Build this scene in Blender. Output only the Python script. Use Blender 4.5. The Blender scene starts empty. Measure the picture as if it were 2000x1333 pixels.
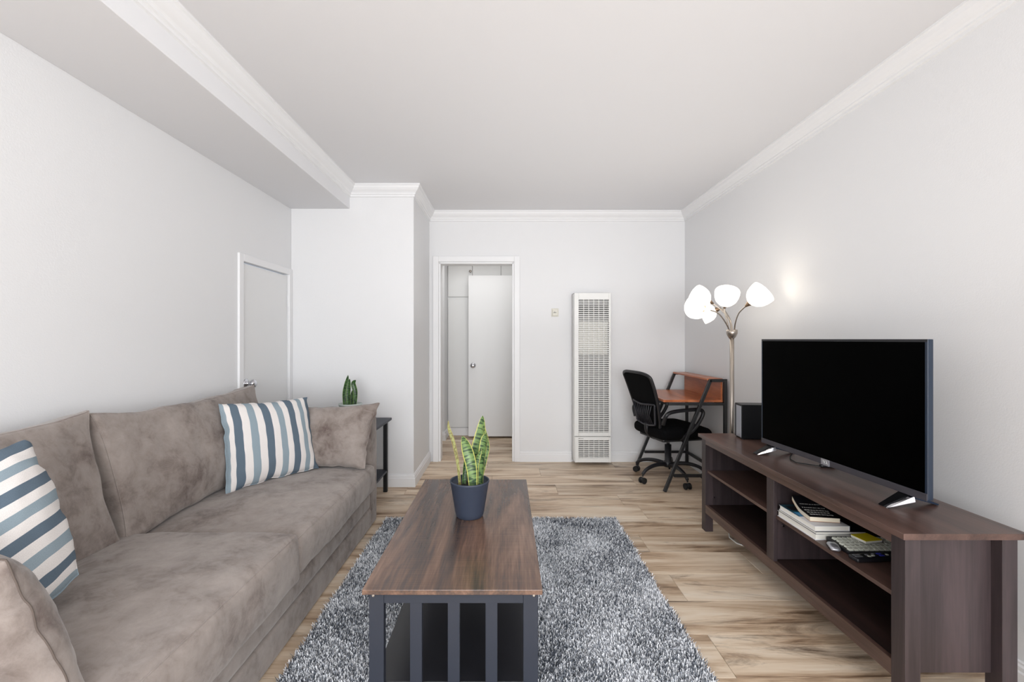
import bpy, math, random
import numpy as np
from mathutils import Vector, Matrix, Euler, noise as mnoise

PI = math.pi
scene = bpy.context.scene
COL = scene.collection

# ------------------------------------------------------------------ camera, world, lights, exposure
cam_d = bpy.data.cameras.new('camera')
cam_d.sensor_width = 36.0
cam_d.lens = 36.0 * 880 / 2000
cam_d.shift_x = 0.006
cam_d.shift_y = -0.00175
cam_d.clip_start = 0.02
cam = bpy.data.objects.new('camera', cam_d)
cam.location = (0, 0, 1.224)
cam.rotation_euler = (PI / 2, 0, 0)
COL.objects.link(cam)
scene.camera = cam

world = bpy.data.worlds.new('world'); scene.world = world
world.use_nodes = True
bg = world.node_tree.nodes['Background']
bg.inputs[0].default_value = (0.80, 0.88, 1.0, 1); bg.inputs[1].default_value = 1.6

vs = scene.view_settings
vs.view_transform = 'Standard'; vs.look = 'None'; vs.gamma = 1.0; vs.use_curve_mapping = False
vs.exposure = 0.0

def area_light(name, loc, rot, sx, sy, power, color=(1, 1, 1)):
    l = bpy.data.lights.new(name, 'AREA'); l.shape = 'RECTANGLE'; l.size = sx; l.size_y = sy
    l.energy = power; l.color = color
    o = bpy.data.objects.new(name, l); o.location = loc; o.rotation_euler = rot
    COL.objects.link(o); return o

# daylight from the window behind the camera; side fill from an added window
area_light('window_daylight', (0.1, -3.32, 1.35), (-PI / 2 - PI, 0, 0), 3.0, 1.7, 172, (0.965, 0.985, 1.0))
area_light('side_fill', (1.72, -0.9, 1.4), (0, PI / 2, 0), 1.4, 1.2, 38, (0.965, 0.985, 1.0))
# unseen fills added: one aimed up to brighten the ceiling, one for the hall
area_light('ceiling_fill', (0.5, 2.75, 1.3), (PI, 0, 0), 1.9, 2.7, 8.2, (1, 1, 1))
area_light('hall_fill', (-0.2, 4.95, 2.36), (0, 0, 0), 1.4, 0.5, 7.0, (1, 0.985, 0.96))

# ------------------------------------------------------------------ helpers
def srgb(r, g, b):
    f = lambda c: (c / 255 / 12.92) if c / 255 <= 0.04045 else ((c / 255 + 0.055) / 1.055) ** 2.4
    return (f(r), f(g), f(b), 1.0)

def tag(o, label=None, cat=None, group=None, kind=None):
    if label: o['label'] = label
    if cat: o['category'] = cat
    if group: o['group'] = group
    if kind: o['kind'] = kind
    return o

def thing(name, loc, label, cat, rz=0.0, group=None):
    o = bpy.data.objects.new(name, None); o.empty_display_size = 0.1
    o.location = loc; o.rotation_euler = (0, 0, rz); COL.objects.link(o)
    return tag(o, label, cat, group)

def woff(p):
    v = Vector((0, 0, 0))
    while p is not None:
        v += p.location; p = p.parent
    return v

def link_mesh(name, verts, faces, mat, parent=None, smooth=False, world=True, origin=None, bevel=0, seg=2, angle=None):
    me = bpy.data.meshes.new(name)
    verts = np.asarray(verts, dtype=float)
    off = np.zeros(3)
    if world and parent is not None: off = np.array(woff(parent))
    o_loc = np.zeros(3)
    if origin is not None: o_loc = np.asarray(origin, float)
    elif parent is None and world:
        mn, mx = verts.min(0), verts.max(0); o_loc = np.array([(mn[0] + mx[0]) / 2, (mn[1] + mx[1]) / 2, mn[2]])
    elif world:
        o_loc = np.zeros(3)
    vv = verts - (off if origin is None else 0) - (o_loc if (parent is None or origin is not None) else 0)
    me.from_pydata([tuple(v) for v in vv], [], faces)
    me.update()
    if smooth: me.polygons.foreach_set('use_smooth', [True] * len(me.polygons))
    if mat is not None: me.materials.append(mat)
    o = bpy.data.objects.new(name, me); COL.objects.link(o)
    if parent is not None:
        o.parent = parent
        if origin is not None: o.location = tuple(o_loc - (off if world else 0))
    else: o.location = tuple(o_loc)
    if bevel:
        b = o.modifiers.new('bevel', 'BEVEL'); b.width = bevel; b.segments = seg; b.limit_method = 'ANGLE'
        b.angle_limit = math.radians(35)
    return o

class MB:
    def __init__(s): s.v = []; s.f = []
    def add(s, verts, faces):
        n = len(s.v); s.v += [tuple(map(float, v)) for v in verts]; s.f += [tuple(i + n for i in f) for f in faces]; return s
    def box(s, x0, x1, y0, y1, z0, z1):
        return s.add([(x0,y0,z0),(x1,y0,z0),(x1,y1,z0),(x0,y1,z0),(x0,y0,z1),(x1,y0,z1),(x1,y1,z1),(x0,y1,z1)],
                     [(0,3,2,1),(4,5,6,7),(0,1,5,4),(1,2,6,5),(2,3,7,6),(3,0,4,7)])
    def hexa(s, p):   # eight corners, bottom ring then top ring
        return s.add(p, [(0,3,2,1),(4,5,6,7),(0,1,5,4),(1,2,6,5),(2,3,7,6),(3,0,4,7)])
    def bar(s, a, b, w, h, up=(0, 0, 1)):
        a, b = Vector(a), Vector(b); d = (b - a).normalized(); u = Vector(up)
        if abs(d.dot(u)) > 0.98: u = Vector((1, 0, 0))
        r = d.cross(u).normalized(); u = r.cross(d).normalized()
        r *= w / 2; u *= h / 2
        return s.hexa([a - r - u, a + r - u, a + r + u, a - r + u, b - r - u, b + r - u, b + r + u, b - r + u])
    def tube(s, pts, rad, n=12, cap=True):
        pts = [Vector(p) for p in pts]
        rads = rad if isinstance(rad, (list, tuple)) else [rad] * len(pts)
        base = len(s.v); prev = None; vs_, fs = [], []
        for i, p in enumerate(pts):
            t = (pts[min(i + 1, len(pts) - 1)] - pts[max(i - 1, 0)]).normalized()
            if prev is None:
                u = Vector((0, 0, 1)) if abs(t.z) < 0.9 else Vector((1, 0, 0))
                r = t.cross(u).normalized()
            else:
                r = (prev - t * prev.dot(t)).normalized()
            prev = r; q = t.cross(r)
            for k in range(n):
                a = 2 * PI * k / n
                vs_.append(p + (r * math.cos(a) + q * math.sin(a)) * rads[i])
        for i in range(len(pts) - 1):
            for k in range(n):
                fs.append((i*n+k, i*n+(k+1) % n, (i+1)*n+(k+1) % n, (i+1)*n+k))
        if cap:
            fs.append(tuple(range(n))[::-1]); fs.append(tuple((len(pts)-1)*n + k for k in range(n)))
        return s.add(vs_, fs)
    def lathe(s, prof, n=32, c=(0, 0, 0), M=None):
        vs_, fs = [], []; idx = []
        for (r, z) in prof:
            row = []
            if r < 1e-6:
                row = [len(vs_)] * n; vs_.append((0, 0, z))
            else:
                for k in range(n):
                    a = 2 * PI * k / n; row.append(len(vs_)); vs_.append((r*math.cos(a), r*math.sin(a), z))
            idx.append(row)
        for i in range(len(prof) - 1):
            for k in range(n):
                q = [idx[i][k], idx[i][(k+1) % n], idx[i+1][(k+1) % n], idx[i+1][k]]
                u = []
                for e in q:
                    if e not in u: u.append(e)
                if len(u) > 2: fs.append(tuple(u))
        if M is not None: vs_ = [M @ Vector(v) for v in vs_]
        vs_ = [Vector(v) + Vector(c) for v in vs_]
        return s.add(vs_, fs)
    def build(s, name, mat, parent=None, **k):
        return link_mesh(name, s.v, s.f, mat, parent, **k)

def sweep(path, prof, closed=False):
    """profile (d inward to the right of travel, z) along an XY path with mitred corners"""
    n = len(path); P = [Vector(p) for p in path]; V, F = [], []
    for i in range(n):
        a = (P[i] - P[i-1]).normalized() if (i > 0 or closed) else None
        b = (P[(i+1) % n] - P[i]).normalized() if (i < n-1 or closed) else None
        if a is None: a = b
        if b is None: b = a
        n1 = Vector((a.y, -a.x)); n2 = Vector((b.y, -b.x))
        m = (n1 + n2) / (1 + n1.dot(n2))
        for (d, z) in prof: V.append((P[i].x + m.x*d, P[i].y + m.y*d, z))
    k = len(prof)
    for i in range(n if closed else n-1):
        j = (i+1) % n
        for q in range(k):
            r = (q+1) % k
            F.append((i*k+q, j*k+q, j*k+r, i*k+r))
    if not closed: F.append(tuple(range(k))); F.append(tuple((n-1)*k + q for q in range(k))[::-1])
    return V, F

def nz(x, y, z=0.0): return mnoise.noise(Vector((x, y, z)))

def rounded_box(hx, hy, hz, r, n=(20, 20, 8), puff=(0, 0, 0), amp=0.0, fs=6.0, seed=0, horn=0.0, seams=None):
    """soft upholstered block centred at the origin; puff bulges the faces"""
    V, F, idx = [], [], {}
    def vid(p):
        k = (round(p[0], 5), round(p[1], 5), round(p[2], 5))
        if k not in idx: idx[k] = len(V); V.append(k)
        return idx[k]
    def face(ax, sgn):
        a1, a2 = [i for i in range(3) if i != ax]
        N1, N2 = n[a1], n[a2]
        def pt(i, j):
            p = [0, 0, 0]; p[ax] = sgn; p[a1] = -1 + 2*i/N1; p[a2] = -1 + 2*j/N2; return tuple(p)
        for i in range(N1):
            for j in range(N2):
                q = [vid(pt(i, j)), vid(pt(i+1, j)), vid(pt(i+1, j+1)), vid(pt(i, j+1))]
                flip = (sgn > 0) == (ax == 1)
                F.append(tuple(q[::-1]) if flip else tuple(q))
    for ax in range(3):
        for sgn in (-1, 1): face(ax, sgn)
    H = np.array([hx, hy, hz]); out = []
    def mapq(k):
        p = np.array(k, float)
        # cluster samples near the edges
        q = np.sign(p) * (1 - (1 - np.abs(p)) ** 1.35)
        w = q * H; c = np.clip(w, -(H - r), H - r); d = w - c; L = np.linalg.norm(d)
        if L > 1e-9: w = c + d / L * min(r, L if L < r and not (np.abs(p) > 0.999).any() else r)
        b = np.array([puff[0]*(1-q[1]**2)*(1-q[2]**2)*q[0], puff[1]*(1-q[0]**2)*(1-q[2]**2)*q[1], puff[2]*(1-q[0]**2)*(1-q[1]**2)*q[2]])
        w = w + b
        if amp:
            s = nz(w[0]*fs+seed*7.1, w[1]*fs, w[2]*fs) + 0.5*nz(w[0]*fs*2.6, w[1]*fs*2.6+seed*3.3, w[2]*fs*2.6)
            nn = w / (np.linalg.norm(w) + 1e-9)
            nrm = d / L if L > 1e-9 else nn
            w = w + nrm * amp * s
        if horn:
            hh = horn * (abs(q[1]) ** 5) * (abs(q[2]) ** 5)
            w = w + np.array([0, np.sign(q[1]) * (hh - .35*horn*abs(q[1])**5*(1-q[2]**2)), np.sign(q[2]) * (hh * 1.1 - .5*horn*abs(q[2])**5*(1-q[1]**2))])
        return tuple(w)
    out = [mapq(k) for k in V]
    if seams is not None:
        seams[:] = [[mapq(tuple(np.array(a) + (np.array(b) - np.array(a)) * i / 40)) for i in range(41)] for a, b in seams]
    return out, F

def pillow_mesh(w, h, t, n=44, seed=0, ear=0.05, wrk=0.006):
    """throw pillow in local XZ (x width, z height, y thickness), centred; two skins meeting at a seam"""
    V, F = [], []
    UV = []
    def prof(u, v):
        a = max(0.0, 1 - abs(u) ** 2.6) ** 0.55 * max(0.0, 1 - abs(v) ** 2.6) ** 0.55
        return a
    for side in (-1, 1):
        for i in range(n+1):
            for j in range(n+1):
                u = -1 + 2*i/n; v = -1 + 2*j/n
                u = math.copysign(1-(1-abs(u))**1.25, u); v = math.copysign(1-(1-abs(v))**1.25, v)
                pin = 1 - ear*(1-abs(v)**2)*abs(u)**3*1.6; pin2 = 1 - ear*(1-abs(u)**2)*abs(v)**3*1.6
                x = u * w/2 * pin; z = v * h/2 * pin2
                e = max(abs(u), abs(v))
                rim = e**4
                x += rim*0.010*nz(v*4+seed, u*4, side*0)*1.2; z += rim*0.010*nz(u*4+seed+9, v*4, 0)*1.2
                y = side * prof(u, v) * t/2
                wr = 0.7*nz(u*2.1+seed*5, v*2.1, side*3) + 0.4*nz(u*6+seed, v*6, side) + rim*(1-prof(u,v))*0.9*math.sin((u+v)*26+seed)*0.5
                y += side * wr * wrk * (1 if e < 0.98 else 0)
                V.append((x, y, z)); UV.append(((u+1)/2, (v+1)/2))
    m = (n+1)*(n+1)
    for side in (0, 1):
        for i in range(n):
            for j in range(n):
                a = side*m + i*(n+1) + j; q = (a, a+n+1, a+n+2, a+1)
                F.append(q if side == 0 else q[::-1])
    # stitch rims
    ring = [i*(n+1) for i in range(n)] + [n*(n+1)+j for j in range(n)] + [i*(n+1)+n for i in range(n, 0, -1)] + [j for j in range(n, 0, -1)]
    for a, b in zip(ring, ring[1:]+ring[:1]): F.append((a, b, b+m, a+m)[::-1])
    return V, F, UV, ring

# ------------------------------------------------------------------ materials
def new_mat(name):
    m = bpy.data.materials.new(name); m.use_nodes = True
    return m, m.node_tree.nodes, m.node_tree.links, m.node_tree.nodes['Principled BSDF']

def plain(name, rgb, rough=0.5, metal=0.0, spec=0.5, bump=0.0, bscale=200, emit=None, es=0, coat=0):
    m, N, L, P = new_mat(name)
    P.inputs['Base Color'].default_value = srgb(*rgb)
    P.inputs['Roughness'].default_value = rough; P.inputs['Metallic'].default_value = metal
    P.inputs['Specular IOR Level'].default_value = spec
    P.inputs['Coat Weight'].default_value = coat
    if emit is not None:
        P.inputs['Emission Color'].default_value = srgb(*emit); P.inputs['Emission Strength'].default_value = es
    tc = N.new('ShaderNodeTexCoord'); t = N.new('ShaderNodeTexNoise'); t.inputs['Scale'].default_value = bscale
    t.inputs['Detail'].default_value = 2
    L.new(tc.outputs['Object'], t.inputs['Vector'])
    b = N.new('ShaderNodeBump'); b.inputs['Strength'].default_value = bump if bump else 0.02; b.inputs['Distance'].default_value = 0.002
    L.new(t.outputs['Fac'], b.inputs['Height']); L.new(b.outputs['Normal'], P.inputs['Normal'])
    return m

def wood(name, cols, axis='y', rough=0.45, scale=1.0, stretch=9.0, rnd=True, bump=0.15, spec=0.4, fine=0.25, saw=0.0, knots=False):
    """cols: list of (pos, rgb); grain runs along axis"""
    m, N, L, P = new_mat(name)
    tc = N.new('ShaderNodeTexCoord'); vec = tc.outputs['Object']
    if rnd:
        oi = N.new('ShaderNodeObjectInfo'); mu = N.new('ShaderNodeVectorMath'); mu.operation = 'MULTIPLY_ADD'
        cx = N.new('ShaderNodeCombineXYZ')
        for i, k in enumerate((37.0, 91.0, 53.0)):
            mm = N.new('ShaderNodeMath'); mm.operation = 'MULTIPLY'; mm.inputs[1].default_value = k
            L.new(oi.outputs['Random'], mm.inputs[0]); L.new(mm.outputs[0], cx.inputs[i])
        ad = N.new('ShaderNodeVectorMath'); ad.operation = 'ADD'
        L.new(vec, ad.inputs[0]); L.new(cx.outputs[0], ad.inputs[1]); vec = ad.outputs[0]
    def mapped(sc, st):
        mp = N.new('ShaderNodeMapping')
        s = [sc, sc, sc]; s['xyz'.index(axis)] = sc / st
        mp.inputs['Scale'].default_value = s; L.new(vec, mp.inputs['Vector']); return mp.outputs[0]
    def noise(v, sc, det=4, rg=0.6, dist=0.0):
        t = N.new('ShaderNodeTexNoise'); t.inputs['Scale'].default_value = sc; t.inputs['Detail'].default_value = det
        t.inputs['Roughness'].default_value = rg; t.inputs['Distortion'].default_value = dist; L.new(v, t.inputs['Vector']); return t.outputs['Fac']
    a = noise(mapped(1.0, stretch), 9*scale, 6, 0.62, 0.6)
    b = noise(mapped(1.0, stretch*2.5), 110*scale, 3, 0.6, 0.0)
    mx = N.new('ShaderNodeMath'); mx.operation = 'MULTIPLY_ADD'; mx.inputs[1].default_value = fine
    L.new(b, mx.inputs[0]); L.new(a, mx.inputs[2])
    sb = N.new('ShaderNodeMath'); sb.operation = 'SUBTRACT'; sb.inputs[1].default_value = fine/2; L.new(mx.outputs[0], sb.inputs[0])
    fac = sb.outputs[0]
    if saw:
        mp = N.new('ShaderNodeMapping'); s = [1.2, 1.2, 1.2]; s['xyz'.index(axis)] = 60; mp.inputs['Scale'].default_value = s
        L.new(vec, mp.inputs['Vector']); t = noise(mp.outputs[0], 5, 2, 0.5)
        m2 = N.new('ShaderNodeMath'); m2.operation = 'MULTIPLY_ADD'; m2.inputs[1].default_value = saw; L.new(t, m2.inputs[0]); L.new(fac, m2.inputs[2])
        m3 = N.new('ShaderNodeMath'); m3.operation = 'SUBTRACT'; m3.inputs[1].default_value = saw/2; L.new(m2.outputs[0], m3.inputs[0]); fac = m3.outputs[0]
    cr = N.new('ShaderNodeValToRGB'); e = cr.color_ramp.elements
    e[0].position, e[0].color = cols[0][0], srgb(*cols[0][1]); e[1].position, e[1].color = cols[-1][0], srgb(*cols[-1][1])
    for p, c in cols[1:-1]:
        k = e.new(p); k.color = srgb(*c)
    L.new(fac, cr.inputs['Fac']); col = cr.outputs['Color']
    if knots:   # sparse dark streaks and knots
        mp2 = mapped(1.0, 5.0)
        k = noise(mp2, 4.2, 8, 0.72, 1.6)
        r2 = N.new('ShaderNodeValToRGB'); r2.color_ramp.elements[0].position = 0.56; r2.color_ramp.elements[0].color = (0, 0, 0, 1)
        r2.color_ramp.elements[1].position = 0.70; r2.color_ramp.elements[1].color = (1, 1, 1, 1); L.new(k, r2.inputs['Fac'])
        mi = N.new('ShaderNodeMix'); mi.data_type = 'RGBA'; L.new(r2.outputs['Color'], mi.inputs[0]); L.new(col, mi.inputs[6])
        mi.inputs[7].default_value = srgb(98, 78, 62); col = mi.outputs[2]
        hs = N.new('ShaderNodeHueSaturation'); mr = N.new('ShaderNodeMapRange'); mr.inputs[3].default_value = 0.86; mr.inputs[4].default_value = 1.12
        L.new(oi.outputs['Random'], mr.inputs[0]); L.new(mr.outputs[0], hs.inputs['Value']); L.new(col, hs.inputs['Color']); col = hs.outputs[0]
    L.new(col, P.inputs['Base Color'])
    P.inputs['Roughness'].default_value = rough; P.inputs['Specular IOR Level'].default_value = spec
    bp = N.new('ShaderNodeBump'); bp.inputs['Strength'].default_value = bump; bp.inputs['Distance'].default_value = 0.001
    L.new(b, bp.inputs['Height']); L.new(bp.outputs[0], P.inputs['Normal'])
    return m

def suede(name):
    m, N, L, P = new_mat(name)
    tc = N.new('ShaderNodeTexCoord')
    t = N.new('ShaderNodeTexNoise'); t.inputs['Scale'].default_value = 5.5; t.inputs['Detail'].default_value = 8; t.inputs['Roughness'].default_value = 0.62
    t.inputs['Distortion'].default_value = 0.25; L.new(tc.outputs['Object'], t.inputs['Vector'])
    cr = N.new('ShaderNodeValToRGB'); e = cr.color_ramp.elements
    e[0].position = 0.36; e[0].color = srgb(100, 87, 82); e[1].position = 0.64; e[1].color = srgb(157, 147, 141)
    k = e.new(0.43); k.color = srgb(124, 113, 107)
    k = e.new(0.51); k.color = srgb(142, 132, 126)
    t2 = N.new('ShaderNodeTexNoise'); t2.inputs['Scale'].default_value = 19; t2.inputs['Detail'].default_value = 6; t2.inputs['Roughness'].default_value = 0.7
    t2.inputs['Distortion'].default_value = 0.9; L.new(tc.outputs['Object'], t2.inputs['Vector'])
    mm = N.new('ShaderNodeMix'); mm.data_type = 'FLOAT'; mm.inputs[0].default_value = 0.30; L.new(t.outputs['Fac'], mm.inputs[2]); L.new(t2.outputs['Fac'], mm.inputs[3])
    L.new(mm.outputs[0], cr.inputs['Fac']); L.new(cr.outputs[0], P.inputs['Base Color'])
    P.inputs['Roughness'].default_value = 0.92; P.inputs['Specular IOR Level'].default_value = 0.15
    P.inputs['Sheen Weight'].default_value = 0.25; P.inputs['Sheen Roughness'].default_value = 0.5
    f = N.new('ShaderNodeTexNoise'); f.inputs['Scale'].default_value = 420; f.inputs['Detail'].default_value = 2; L.new(tc.outputs['Object'], f.inputs['Vector'])
    g = N.new('ShaderNodeTexNoise'); g.inputs['Scale'].default_value = 14; g.inputs['Detail'].default_value = 4; g.inputs['Distortion'].default_value = 0.5
    L.new(tc.outputs['Object'], g.inputs['Vector'])
    b1 = N.new('ShaderNodeBump'); b1.inputs['Strength'].default_value = 0.25; b1.inputs['Distance'].default_value = 0.001; L.new(f.outputs['Fac'], b1.inputs['Height'])
    b2 = N.new('ShaderNodeBump'); b2.inputs['Strength'].default_value = 0.35; b2.inputs['Distance'].default_value = 0.008; L.new(g.outputs['Fac'], b2.inputs['Height'])
    L.new(b1.outputs[0], b2.inputs['Normal']); L.new(b2.outputs[0], P.inputs['Normal'])
    return m

def striped(name, seq, offset=0.0, rgb=None, along='u'):
    """woven cotton stripes across UV; seq = [(width, colour)] repeating over 0..1"""
    m, N, L, P = new_mat(name)
    uv = N.new('ShaderNodeUVMap'); sp = N.new('ShaderNodeSeparateXYZ'); L.new(uv.outputs[0], sp.inputs[0])
    nz_ = N.new('ShaderNodeTexNoise'); nz_.inputs['Scale'].default_value = 2.5; L.new(uv.outputs[0], nz_.inputs['Vector'])
    ad = N.new('ShaderNodeMath'); ad.operation = 'MULTIPLY_ADD'; ad.inputs[1].default_value = 0.03
    L.new(nz_.outputs['Fac'], ad.inputs[0]); L.new(sp.outputs[0 if along == 'u' else 1], ad.inputs[2])
    cr = N.new('ShaderNodeValToRGB'); cr.color_ramp.interpolation = 'CONSTANT'
    tot = sum(w for w, _ in seq); p = 0; e = cr.color_ramp.elements
    while len(e) > 1: e.remove(e[0])
    e[0].position = 0.0; e[0].color = srgb(*seq[0][1])
    for w, c in seq[:-1]:
        p += w / tot
        k = e.new(p); k.color = srgb(*seq[[i for i in range(len(seq)) if abs(sum(x for x, _ in seq[:i]) / tot - p) < 1e-6][0]][1])
    L.new(ad.outputs[0], cr.inputs['Fac'])
    f = N.new('ShaderNodeTexNoise'); f.inputs['Scale'].default_value = 240; f.inputs['Detail'].default_value = 1; L.new(uv.outputs[0], f.inputs['Vector'])
    mr = N.new('ShaderNodeMapRange'); mr.inputs[3].default_value = 0.72; mr.inputs[4].default_value = 1.22; L.new(f.outputs['Fac'], mr.inputs[0])
    hs = N.new('ShaderNodeHueSaturation'); L.new(cr.outputs[0], hs.inputs['Color']); L.new(mr.outputs[0], hs.inputs['Value'])
    L.new(hs.outputs[0], P.inputs['Base Color']); P.inputs['Roughness'].default_value = 0.95; P.inputs['Specular IOR Level'].default_value = 0.1
    b = N.new('ShaderNodeBump'); b.inputs['Strength'].default_value = 0.3; b.inputs['Distance'].default_value = 0.001
    L.new(f.outputs['Fac'], b.inputs['Height']); L.new(b.outputs[0], P.inputs['Normal'])
    return m

M = {}
M['wall'] = plain('wall_paint', (229, 229, 230), 0.5, bump=0.22, bscale=190, spec=0.35)
M['ceil'] = plain('ceiling_paint', (230, 230, 232), 0.8, bump=0.1, bscale=90, spec=0.2)
M['trim'] = plain('trim_paint', (235, 235, 236), 0.4, spec=0.4)
M['door'] = plain('door_paint', (231, 231, 231), 0.4, spec=0.4)
M['closet'] = plain('closet_paint', (228, 228, 227), 0.5)
M['floor'] = wood('oak_plank', [(0.33, (128, 102, 80)), (0.43, (196, 170, 143)), (0.55, (225, 205, 181)), (0.75, (239, 227, 210))], 'x', rough=0.42, scale=1.0, stretch=8, knots=True, fine=0.2, bump=0.12)
M['gap'] = plain('floor_underlay', (60, 50, 42), 0.9)
M['suede'] = suede('taupe_suede')
M['seam'] = plain('suede_crease_shade', (92, 82, 76), 0.9)  # darker than the suede: a crease's shade painted on one seam
M['espresso_y'] = wood('espresso_along', [(0.3, (60, 44, 40)), (0.5, (86, 65, 58)), (0.72, (106, 82, 74))], 'y', rough=0.30, scale=1.4, stretch=14, bump=0.2, spec=0.5)  # lightened: the top board's gloss is put into the colour
M['espresso_z'] = wood('espresso_upright', [(0.3, (40, 33, 35)), (0.5, (57, 48, 50)), (0.72, (74, 62, 64))], 'z', rough=0.42, scale=1.4, stretch=12, bump=0.2, spec=0.45)  # darker, bluer copy of the wood; the end faces' dimmer light is coloured in
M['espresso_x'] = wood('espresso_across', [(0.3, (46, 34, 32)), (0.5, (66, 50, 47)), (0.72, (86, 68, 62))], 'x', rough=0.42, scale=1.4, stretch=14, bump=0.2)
M['espresso_shaded'] = wood('espresso_inner_shaded', [(0.3, (30, 20, 18)), (0.5, (44, 30, 27)), (0.72, (58, 41, 37))], 'y', rough=0.5, scale=1.4, stretch=14)  # darker copy of the wood: the inside's shade put into the colour
M['rustic'] = wood('rustic_brown', [(0.28, (52, 46, 46)), (0.42, (80, 66, 60)), (0.52, (102, 79, 67)), (0.72, (140, 110, 92))], 'y', rough=0.24, scale=1.1, stretch=9, bump=0.3, saw=0.16, spec=0.5, fine=0.3)
M['rustic_edge'] = wood('rustic_edge', [(0.3, (116, 78, 62)), (0.7, (158, 116, 92))], 'x', rough=0.45, stretch=12)
M['navyblack'] = plain('black_steel', (44, 48, 58), 0.5, spec=0.4, bump=0.05, bscale=60)
M['shelfblack'] = plain('black_shelf', (34, 35, 40), 0.32, spec=0.5)
M['walnut'] = wood('orange_walnut', [(0.3, (138, 76, 44)), (0.5, (178, 102, 62)), (0.72, (206, 130, 86))], 'y', rough=0.3, stretch=12, bump=0.1)
M['blacktube'] = plain('black_powder_coat', (22, 22, 24), 0.45)
M['plastic'] = plain('black_plastic', (26, 26, 30), 0.4, spec=0.5)
M['plastic_g'] = plain('charcoal_plastic', (42, 42, 48), 0.45, spec=0.5)
M['fabric_b'] = plain('black_mesh_fabric', (10, 10, 12), 0.95, spec=0.1, bump=0.5, bscale=500)
M['rubber'] = plain('black_rubber', (16, 16, 17), 0.7)
M['chrome'] = plain('chrome', (215, 215, 220), 0.12, metal=1)
M['nickel'] = plain('brushed_nickel', (172, 164, 156), 0.33, metal=1)
M['nickel_shaded'] = plain('shaded_nickel', (140, 118, 98), 0.35, metal=1)  # nickel darkened and browned: the sockets' shade is in the colour
M['heater'] = plain('heater_enamel', (232, 232, 229), 0.4)
M['heater_in'] = plain('heater_inner', (142, 141, 139), 0.7)  # mid grey; behind the slats it paints in the gaps' shade
M['heater_dk'] = plain('heater_recess_shade', (48, 47, 46), 0.8)
M['ivory'] = plain('ivory_plastic', (222, 219, 208), 0.5)
M['screen'] = plain('tv_screen', (1, 1, 1), 0.25, spec=0.02)
M['bezel'] = plain('tv_bezel', (62, 60, 66), 0.35, spec=0.6)
M['tvback'] = plain('tv_back', (26, 40, 58), 0.3, spec=0.6)  # blue of the window's reflection is mixed into the colour
M['gloss'] = plain('gloss_black', (6, 7, 10), 0.3, spec=0.14)
M['silver'] = plain('silver', (190, 192, 200), 0.3, metal=0.8)
M['paper'] = plain('paper', (238, 236, 228), 0.8, bump=0.4, bscale=900)
M['cream'] = plain('cream_pages', (236, 226, 205), 0.8)
M['bookblack'] = plain('black_cover', (18, 18, 22), 0.35)
M['bookwhite'] = plain('white_cover', (232, 233, 238), 0.4)
M['bookblue'] = plain('blue_print', (38, 128, 178), 0.4)
M['bookteal'] = plain('teal_print', (30, 72, 84), 0.4)
M['booktan'] = plain('tan_print', (222, 176, 140), 0.4)
M['ink'] = plain('white_ink', (214, 214, 210), 0.6)
M['yellow'] = plain('yellow_note', (236, 214, 20), 0.7)
M['keys'] = plain('pale_keys', (206, 208, 196), 0.5)
M['bluekey'] = plain('blue_keys', (52, 58, 190), 0.4)
M['pot'] = plain('navy_pot', (48, 56, 72), 0.5, bump=0.1, bscale=40)
M['pot_w'] = plain('pale_grey_pot', (188, 196, 192), 0.5)
M['soil'] = plain('dark_soil', (30, 25, 22), 0.95, bump=0.8, bscale=80)
M['cable'] = plain('white_cable', (235, 235, 230), 0.4)
M['shade'] = plain('lit_glass_shade', (255, 252, 246), 0.3, emit=(255, 246, 232), es=1.9)

# ------------------------------------------------------------------ setting
RX, LX, BY, FY, H = 1.790, -1.785, 4.507, -3.40, 2.50
BUX, BUY = -0.765, 3.74
def structure(o): o['kind'] = 'structure'; return o

structure(MB().box(LX - .1, RX + .1, FY - .1, 6.2, -0.06, -0.012).build('floor', M['gap'])) 
floor = bpy.data.objects['floor']
# planks, one object each
rnd = random.Random(4)
W = 0.2405; y0 = 1.867 - 23 * W
joints = {22: .834, 24: .85, 26: .83, 29: .872, 30: .415, 32: .314, 23: .23, 25: .12, 27: .25, 28: -.25, 31: 1.1}
for r in range(0, 44):
    ya = y0 + (r - 0) * W; yb = ya + W
    if yb < FY or ya > 5.85: continue
    j = joints.get(r, rnd.uniform(-1.2, 1.2))
    xs = [j + 1.22 * k for k in range(-4, 5)]
    xs = [LX - .05] + [x for x in xs if LX + .02 < x < RX - .02] + [RX + .05]
    for a, b in zip(xs, xs[1:]):
        g = 0.0007
        cx, cy = (a + b) / 2, (ya + yb) / 2; hx, hy = (b - a) / 2 - g, W / 2 - g; c = 0.0012
        v = [(-hx, -hy, -.010), (hx, -hy, -.010), (hx, hy, -.010), (-hx, hy, -.010),
             (-hx, -hy, -c), (hx, -hy, -c), (hx, hy, -c), (-hx, hy, -c),
             (-hx + c, -hy + c, 0), (hx - c, -hy + c, 0), (hx - c, hy - c, 0), (-hx + c, hy - c, 0)]
        f = [(0, 3, 2, 1), (0, 1, 5, 4), (1, 2, 6, 5), (2, 3, 7, 6), (3, 0, 4, 7), (4, 5, 9, 8), (5, 6, 10, 9), (6, 7, 11, 10), (7, 4, 8, 11), (8, 9, 10, 11)]
        o = link_mesh('plank', np.array(v) + np.array([0, 0, 0]), f, M['floor'], None, world=False)
        o.parent = floor; o.location = Vector((cx, cy, 0)) - floor.location

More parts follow.
